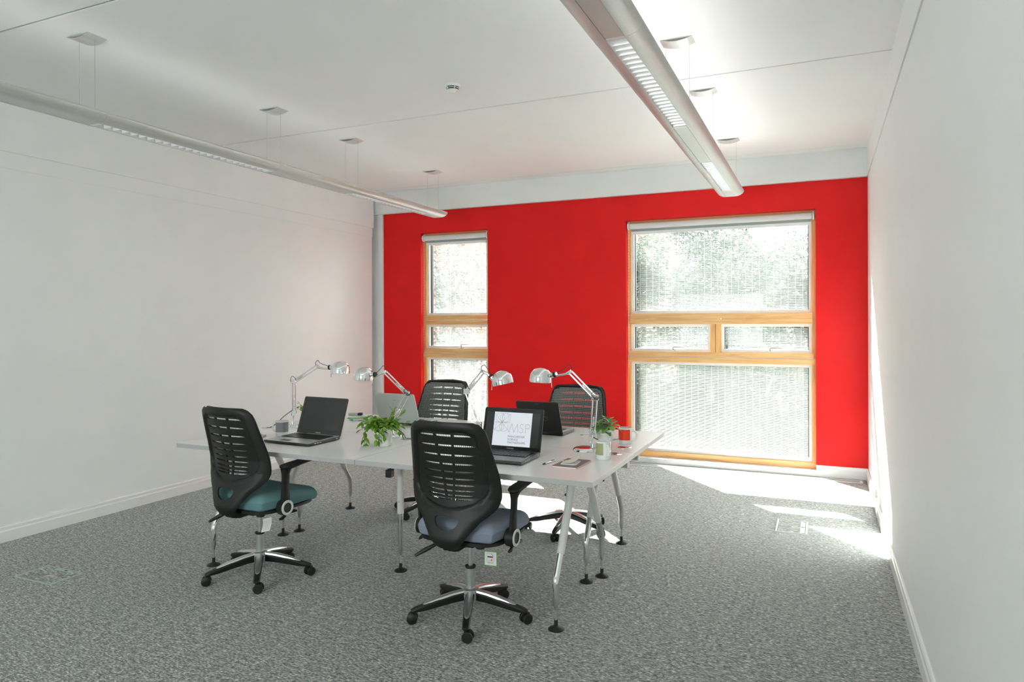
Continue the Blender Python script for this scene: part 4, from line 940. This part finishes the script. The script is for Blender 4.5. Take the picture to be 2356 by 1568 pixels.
trailing('trailing green plant in a white pot between the two front laptops', -2.343, 3.412, 0.055, 0.046, 0.107, 5,
    [[(-0.03, -0.02, 0.095), (-0.06, -0.035, 0.125), (-0.085, -0.045, 0.10), (-0.092, -0.05, 0.045), (-0.07, -0.065, 0.012)],
     [(-0.03, 0.0, 0.095), (-0.075, 0.0, 0.125), (-0.12, -0.005, 0.125), (-0.15, -0.01, 0.11)],
     [(-0.03, 0.01, 0.095), (-0.07, 0.02, 0.14), (-0.105, 0.03, 0.16), (-0.13, 0.03, 0.155)],
     [(-0.03, -0.03, 0.095), (-0.055, -0.05, 0.115), (-0.085, -0.06, 0.08), (-0.088, -0.062, 0.035)],
     [(-0.03, -0.02, 0.095), (-0.09, -0.03, 0.105), (-0.14, -0.03, 0.085)],
     [(0.0, -0.03, 0.10), (0.012, -0.062, 0.115), (0.02, -0.072, 0.08), (0.018, -0.072, 0.035)],
     [(0.01, -0.03, 0.10), (0.030, -0.055, 0.115), (0.045, -0.065, 0.085), (0.050, -0.065, 0.06)],
     [(0.0, -0.03, 0.10), (0.0, -0.062, 0.11), (-0.005, -0.070, 0.07), (0.0, -0.070, 0.03)],
     [(0.03, 0.0, 0.10), (0.07, 0.0, 0.145), (0.11, 0.0, 0.175), (0.13, 0.0, 0.195)],
     [(0.03, 0.0, 0.10), (0.08, 0.0, 0.130), (0.12, 0.0, 0.120), (0.155, 0.0, 0.140)],
     [(0.03, -0.01, 0.10), (0.08, -0.015, 0.115), (0.12, -0.02, 0.095), (0.135, -0.02, 0.075)],
     [(0.02, 0.01, 0.10), (0.05, 0.02, 0.16), (0.062, 0.02, 0.20)],
     [(0.02, 0.01, 0.10), (0.03, 0.02, 0.16), (0.045, 0.02, 0.185)]], 52, 0.037)
trailing('small green plant almost hidden behind the silver laptop', -3.40, 4.03, 0.042, 0.036, 0.07, 9,
    [[(-0.02, 0, 0.06), (-0.05, -0.02, 0.10), (-0.075, -0.03, 0.13)], [(-0.02, 0, 0.06), (-0.05, -0.02, 0.07), (-0.08, -0.03, 0.09)]], 10, 0.03)
def rosette(label, x, y, seed):
    rnd = random.Random(seed); r = thing('potted_plant', label, 'plant', (x, y, TZ), 0, 'potted plants on the desks'); pot(r, 0.049, 0.042, 0.108, True)
    bl, bs = NB(), NB()
    for (cx, cy, cz, lx, ly, n, sc) in ((-0.012, -0.012, 0.125, -0.1, -0.5, 13, 1.0), (0.038, -0.012, 0.135, 0.5, -0.3, 11, 1.05), (-0.045, 0.005, 0.125, -0.8, -0.2, 9, 0.85), (0.01, 0.03, 0.15, 0.0, 0.3, 9, 1.0)):
        tube(bs, [(cx*0.4, cy*0.4, 0.09), (cx, cy, cz)], 0.004, 6); ax_ = Vector((lx*0.5, ly*0.5, 1)).normalized()
        a_, b_ = frame_of(ax_)
        for i in range(n):
            a = i*2.4; up = 1.15-1.25*(i/n) ; d = a_*math.cos(a)+b_*math.sin(a)+ax_*up*0.8; L_ = 0.068*sc*(0.62+0.38*(i/n))*rnd.uniform(0.85, 1.1)
            leafmesh(bl, orient(Vector((cx, cy, cz-0.008*(i/n))), d, 0), L_, L_*0.29, 0.08+0.50*(i/n), 0.15, True, 8)
    obj('foliage', bl, LEAF2, r); obj('stems', bs, STEMM, r)
rosette('spoon-leaved green plant in a white pot behind the olive banded mug', -1.135, 3.845, 3)

# ------------------------------------------------------------------ small desk items
def pen(label, x, y, a, body, tip, L_=0.14, cat='pen', name='pen', group=None, rad=0.0045):
    r = thing(name, label, cat, (x, y, TZ+rad), math.radians(a), group or 'pens lying on the desks')
    bm = NB(); tube(bm, [(-L_*0.30, 0, 0), (L_*0.48, 0, 0), (L_*0.5, 0, 0)], [rad, rad, rad*0.6], 12); obj('barrel', bm, body, r)
    bm = NB(); tube(bm, [(-L_*0.30, 0, 0), (-L_*0.40, 0, 0), (-L_*0.5, 0, 0)], [rad*0.98, rad*0.8, 0.0006], 12); obj('tip', bm, tip, r)
    bm = NB(); box(bm, L_*0.18, L_*0.47, -0.0015, 0.0015, rad, rad+0.0016); obj('clip', bm, tip, r, False)
pen('silver pen lying in front of the lit laptop near the booklet', -1.268, 3.302, 78, mat('silver_barrel', (0.75, 0.76, 0.76), 0.25, 0.6), BLK, 0.12)
pen('white pen lying between the black laptop and the right lamp', -1.372, 4.24, 60, PLW, STEEL, 0.12)
pen('white pen lying on a pale pad behind the red banded mug', -1.135, 4.155, 62, PLW, STEEL, 0.12)
pen('pale green pen lying on the far left of the desks', -3.175, 4.275, 35, mat('pale_green_pen', (0.45, 0.72, 0.35), 0.4), mat('green_tip', (0.25, 0.5, 0.2), 0.4), 0.15, rad=0.007)
pen('turquoise highlighter pen lying beside the pale green pen', -3.10, 4.20, 40, mat('clear_pen', (0.72, 0.74, 0.74), 0.3), mat('turquoise_cap', (0.08, 0.45, 0.47), 0.3), 0.14, rad=0.007)
r = thing('booklet', 'grey booklet with an orange edge lying left of the olive banded mug', 'booklet', (-1.152, 3.322, TZ), math.radians(-2))
bm = NB(); box(bm, -0.063, 0.063, -0.104, 0.104, 0.0005, 0.0065); obj('pages', bm, PAPER, r, False)
bm = NB(); box(bm, -0.065, 0.065, -0.106, 0.106, 0.0065, 0.0078, 0); box(bm, -0.065, 0.065, -0.106, 0.106, 0.0, 0.0006, 0); obj('orange_edge', bm, mat('orange_cover_edge', (0.75, 0.22, 0.10), 0.5), r, False)
obj('cover', box(NB(), -0.063, 0.063, -0.104, 0.104, 0.0078, 0.0082), mat('grey_cover', (0.16, 0.15, 0.18), 0.5), r, False, 'dark grey cover')
r = thing('notepad', 'small white notepad with rounded corners lying on the grey booklet', 'notepad', (-1.155, 3.315, TZ+0.0084), math.radians(4))
bm = NB(); prism(bm, arc(0.03, 0.042, 0.01, 0, 90, 5)+arc(-0.03, 0.042, 0.01, 90, 180, 5)+arc(-0.03, -0.042, 0.01, 180, 270, 5)+arc(0.03, -0.042, 0.01, 270, 360, 5), 0, 0.003, axis='Z'); obj('sheets', bm, PAPER, r, False)
bm = NB(); rows = []
for i in range(9):
    t = i/8; z = 0.004+0.030*t**2; rows.append([bm.verts.new((xx, -0.040+0.085*t, z)) for xx in (-0.038, 0.038)])
for A, B in zip(rows, rows[1:]): bm.faces.new((A[0], A[1], B[1], B[0]))
for v in bm.verts: v.co = Matrix.Rotation(-1.2, 4, 'Z') @ v.co
pg = obj('lifted_page', bm, mat('cream_paper', (0.72, 0.66, 0.56), 0.6), r, False, 'cream page curling up'); sd = pg.modifiers.new('t', 'SOLIDIFY'); sd.thickness = 0.0008
r = thing('notebook', 'coral topped notepad beside the teal-seated chair back', 'notepad', (-3.245, 3.315, TZ), 0.35)
obj('pages', box(NB(), -0.06, 0.06, -0.05, 0.05, 0.0, 0.012), mat('grey_pages', (0.62, 0.62, 0.63), 0.6), r, False)
bm = NB(); box(bm, -0.04, 0.035, -0.015, 0.05, 0.012, 0.016); obj('sticky_notes', bm, mat('coral_paper', (0.85, 0.30, 0.22), 0.6), r, False, 'coral sticky notes')
pen('lime green marker half hidden by the teal-seated chair back', -3.19, 3.262, 10, mat('lime_pen', (0.35, 0.75, 0.05), 0.35), BLK, 0.10, 'marker', 'marker')
r = thing('desk_accessory', 'small grey block with a black end at the far left desk edge', 'desk_accessory', (-3.30, 4.435, TZ), 0.35)  # small desk object of unidentified kind
obj('grey_body', box(NB(), -0.055, 0.018, -0.020, 0.020, 0, 0.018), mat('grey_block', (0.45, 0.45, 0.45), 0.35), r, False, bevel=0.004)
obj('black_end', box(NB(), 0.019, 0.050, -0.018, 0.018, 0, 0.020), BLK, r, False, 'black end', bevel=0.003)
r = thing('memo_pad', 'pale blue pad under the white pen behind the red banded mug', 'notepad', (-1.125, 4.155, TZ-0.0003), 0.1)
obj('sheets', box(NB(), -0.05, 0.05, -0.07, 0.07, 0.0003, 0.0007), mat('pale_blue_paper', (0.60, 0.70, 0.72), 0.6), r, False)
# plug hanging below the front left desk
r = thing('power_plug', 'black three-pin plug hanging below the front desk edge', 'plug', (-2.225, 3.30, 0.596), 0.1)
obj('plug_body', box(NB(), -0.018, 0.018, -0.022, 0.022, -0.022, 0.022), BLK, r, False, bevel=0.005)
bm = NB(); box(bm, -0.034, -0.018, -0.013, -0.009, 0.004, 0.010); box(bm, -0.034, -0.018, 0.009, 0.013, 0.004, 0.010); box(bm, -0.038, -0.018, -0.002, 0.002, -0.014, -0.006); obj('pins', bm, STEEL, r, False)
bm = NB(); tube(bm, bez([Vector((0, 0, 0.02)), Vector((0.01, 0.01, 0.05)), Vector((0.0, 0.03, 0.050)), Vector((0, 0.045, 0.060))]), 0.003, 6); obj('cable', bm, BLKR, r)

# ------------------------------------------------------------------ outdoors
rnd = random.Random(11)
g = struct('ground', box(NB(), -40, 30, 7.6, 60, -0.8, -0.6), noisy('lawn', (0.005, 0.008, 0.004), (0.014, 0.017, 0.010), nscale=3, rough=1.0, spec=0.0), smooth=False)
BARK = noisy('bark', (0.05, 0.04, 0.03), (0.12, 0.10, 0.08), scale=(1, 1, 0.2), nscale=12, rough=0.9)
def leafmat(name, a, b):
    m = translucent(name, a, b, 0.35, 0.8, (a, b)); m.node_tree.nodes['Principled BSDF'].inputs['Specular IOR Level'].default_value = 0.05; return m
LG = [leafmat('dark_tree_leaf', (0.032, 0.039, 0.030), (0.060, 0.074, 0.054)), leafmat('grey_green_leaf', (0.036, 0.045, 0.036), (0.066, 0.082, 0.064)), leafmat('silvery_leaf', (0.02, 0.022, 0.020), (0.16, 0.16, 0.15))]
def tree(label, x, y, h, rad, n, mi, seed, name='tree', low=0.0, ls=0.085):
    rn = random.Random(seed); r = thing(name, label, 'tree' if name == 'tree' else 'shrub', (x, y, -0.6), 0, 'trees outside the windows' if name == 'tree' else 'shrubs outside the windows')
    H = h+0.6; bt = NB(); tube(bt, [(0, 0, 0), (0.05, 0, H*0.35), (0.0, 0.05, H*0.7)], [0.10, 0.07, 0.03], 8) if name == 'tree' else tube(bt, [(0, 0, 0), (0, 0, H*0.5)], 0.03, 6)
    blobs = []
    for i in range(16):
        a = rn.uniform(0, 2*PI); rr = rad*math.sqrt(rn.random())*0.75; z = H*rn.uniform(low+0.12, 0.88); f = 1-0.55*abs(z/H-0.45)
        blobs.append((rr*f*math.cos(a), rr*f*math.sin(a), z, rad*rn.uniform(0.28, 0.5)))
        tube(bt, [(0.03, 0, max(0.1, z-0.5)), (rr*f*math.cos(a)*0.9, rr*f*math.sin(a)*0.9, z)], [0.025, 0.008], 5)
    obj('trunk', bt, BARK, r)
    bm = NB()
    for i in range(n):
        bx_, by_, bz_, br = rn.choice(blobs); d = Vector((rn.gauss(0, 1), rn.gauss(0, 1), rn.gauss(0, 1))).normalized()*br*rn.uniform(0.55, 1.05)
        p = Vector((bx_, by_, bz_))+d; p.z = max(0.05, min(p.z, H)); s = ls*rn.uniform(0.6, 1.3)
        u = Vector((rn.gauss(0, 1), rn.gauss(0, 1), rn.gauss(0, 0.6))).normalized(); v = u.cross(Vector((rn.gauss(0, 1), rn.gauss(0, 1), rn.gauss(0, 1)))).normalized()
        vs = [bm.verts.new(p+u*s*a_+v*s*b_) for a_, b_ in ((-0.5, 0), (-0.1, 0.28), (0.5, 0), (-0.1, -0.28))]; bm.faces.new(vs)
    obj('crown', bm, LG[mi], r, False)
tree('dense dark tree outside the left half of the large window', -3.35, 12.2, 3.25, 1.15, 8500, 0, 1)
tree('grey-green tree outside the middle of the large window', -1.8, 15.2, 3.9, 1.45, 9500, 1, 2)
tree('grey-green tree outside the right half of the large window', -0.4, 12.4, 2.8, 0.95, 7000, 1, 3)
tree('silvery tree outside the narrow window', -7.2, 13.0, 3.3, 1.25, 3800, 2, 5)
tree('silvery tree behind the first one outside the narrow window', -8.9, 15.5, 3.3, 1.3, 3200, 2, 6)
tree('low dark shrub below the left part of the large window', -2.75, 10.2, 1.1, 0.75, 4500, 0, 7, 'shrub')
tree('low green shrub below the right part of the large window', -0.75, 10.4, 1.1, 0.85, 4500, 1, 8, 'shrub')
tree('low silvery shrub below the narrow window', -5.7, 10.4, 0.8, 0.9, 2000, 2, 9, 'shrub')
tree('dark tree standing back between the window trees', -2.6, 18.2, 4.3, 1.6, 9000, 0, 21)
tree('pale tree standing far back behind the right window trees', -0.2, 22.5, 4.4, 1.8, 9000, 1, 22)
r = thing('hedge', 'tall uneven hedge of bushes far behind the window trees', 'hedge', (-3, 27, -0.6))
bm = NB()
for i in range(17000):
    f = rnd.random(); p = Vector((rnd.uniform(-6.2, 11), rnd.uniform(-0.6, 0.0), 3.4*rnd.random()))
    if f > 0.55: p = Vector((p.x, rnd.uniform(-0.6, 0.6), 3.2+(1.3+0.7*math.sin(p.x*1.7+1)+0.35*math.sin(p.x*4.3)-0.9*max(0, min(1, (p.x-2)/2)))*rnd.random()**1.3))
    u = Vector((rnd.gauss(0, 1), rnd.gauss(0, 0.6), rnd.gauss(0, 1))).normalized(); v = u.cross(Vector((rnd.gauss(0, 1), rnd.gauss(0, 1), rnd.gauss(0, 1)))).normalized(); q = rnd.uniform(0.14, 0.26)
    bm.faces.new([bm.verts.new(p+u*q*a_+v*q*b_) for a_, b_ in ((-0.5, 0), (-0.1, 0.3), (0.5, 0), (-0.1, -0.3))])
obj('foliage', bm, LG[0], r, False)
r = thing('brick_building', 'red brick building seen faintly through the narrow window', 'building', (-11.2, 19, -0.6))
def brick():
    m, nt, b = nm('red_brick'); N = nt.nodes; L = nt.links; tc = N.new('ShaderNodeTexCoord'); mp = N.new('ShaderNodeMapping'); mp.inputs['Rotation'].default_value = (PI/2, 0, 0)
    br = N.new('ShaderNodeTexBrick'); br.inputs['Scale'].default_value = 4; br.inputs['Color1'].default_value = (0.16, 0.06, 0.045, 1); br.inputs['Color2'].default_value = (0.20, 0.085, 0.06, 1); br.inputs['Mortar'].default_value = (0.3, 0.27, 0.24, 1)
    L.new(tc.outputs['Object'], mp.inputs[0]); L.new(mp.outputs[0], br.inputs['Vector']); L.new(br.outputs[0], b.inputs['Base Color']); b.inputs['Roughness'].default_value = 0.9; return m
obj('wall', box(NB(), -6, 6.5, 0, 6, 0, 5.2), brick(), r, False)
obj('roof', prism(NB(), [(-0.3, 5.2), (6.3, 5.2), (3, 7.0)], -6.3, 6.8, axis='X'), mat('slate', (0.08, 0.08, 0.09), 0.7), r, False)
for wx in (-3.5, 0.0, 3.4):
    f = obj('window', box(NB(), wx-0.6, wx+0.6, -0.04, 0.02, 2.0, 3.6), mat('white_frame', (0.5, 0.5, 0.5), 0.5), r, False)
    obj('pane', box(NB(), wx-0.52, wx+0.52, -0.05, -0.04, 2.08, 3.52), mat('dark_pane', (0.05, 0.06, 0.07), 0.1), f, False)
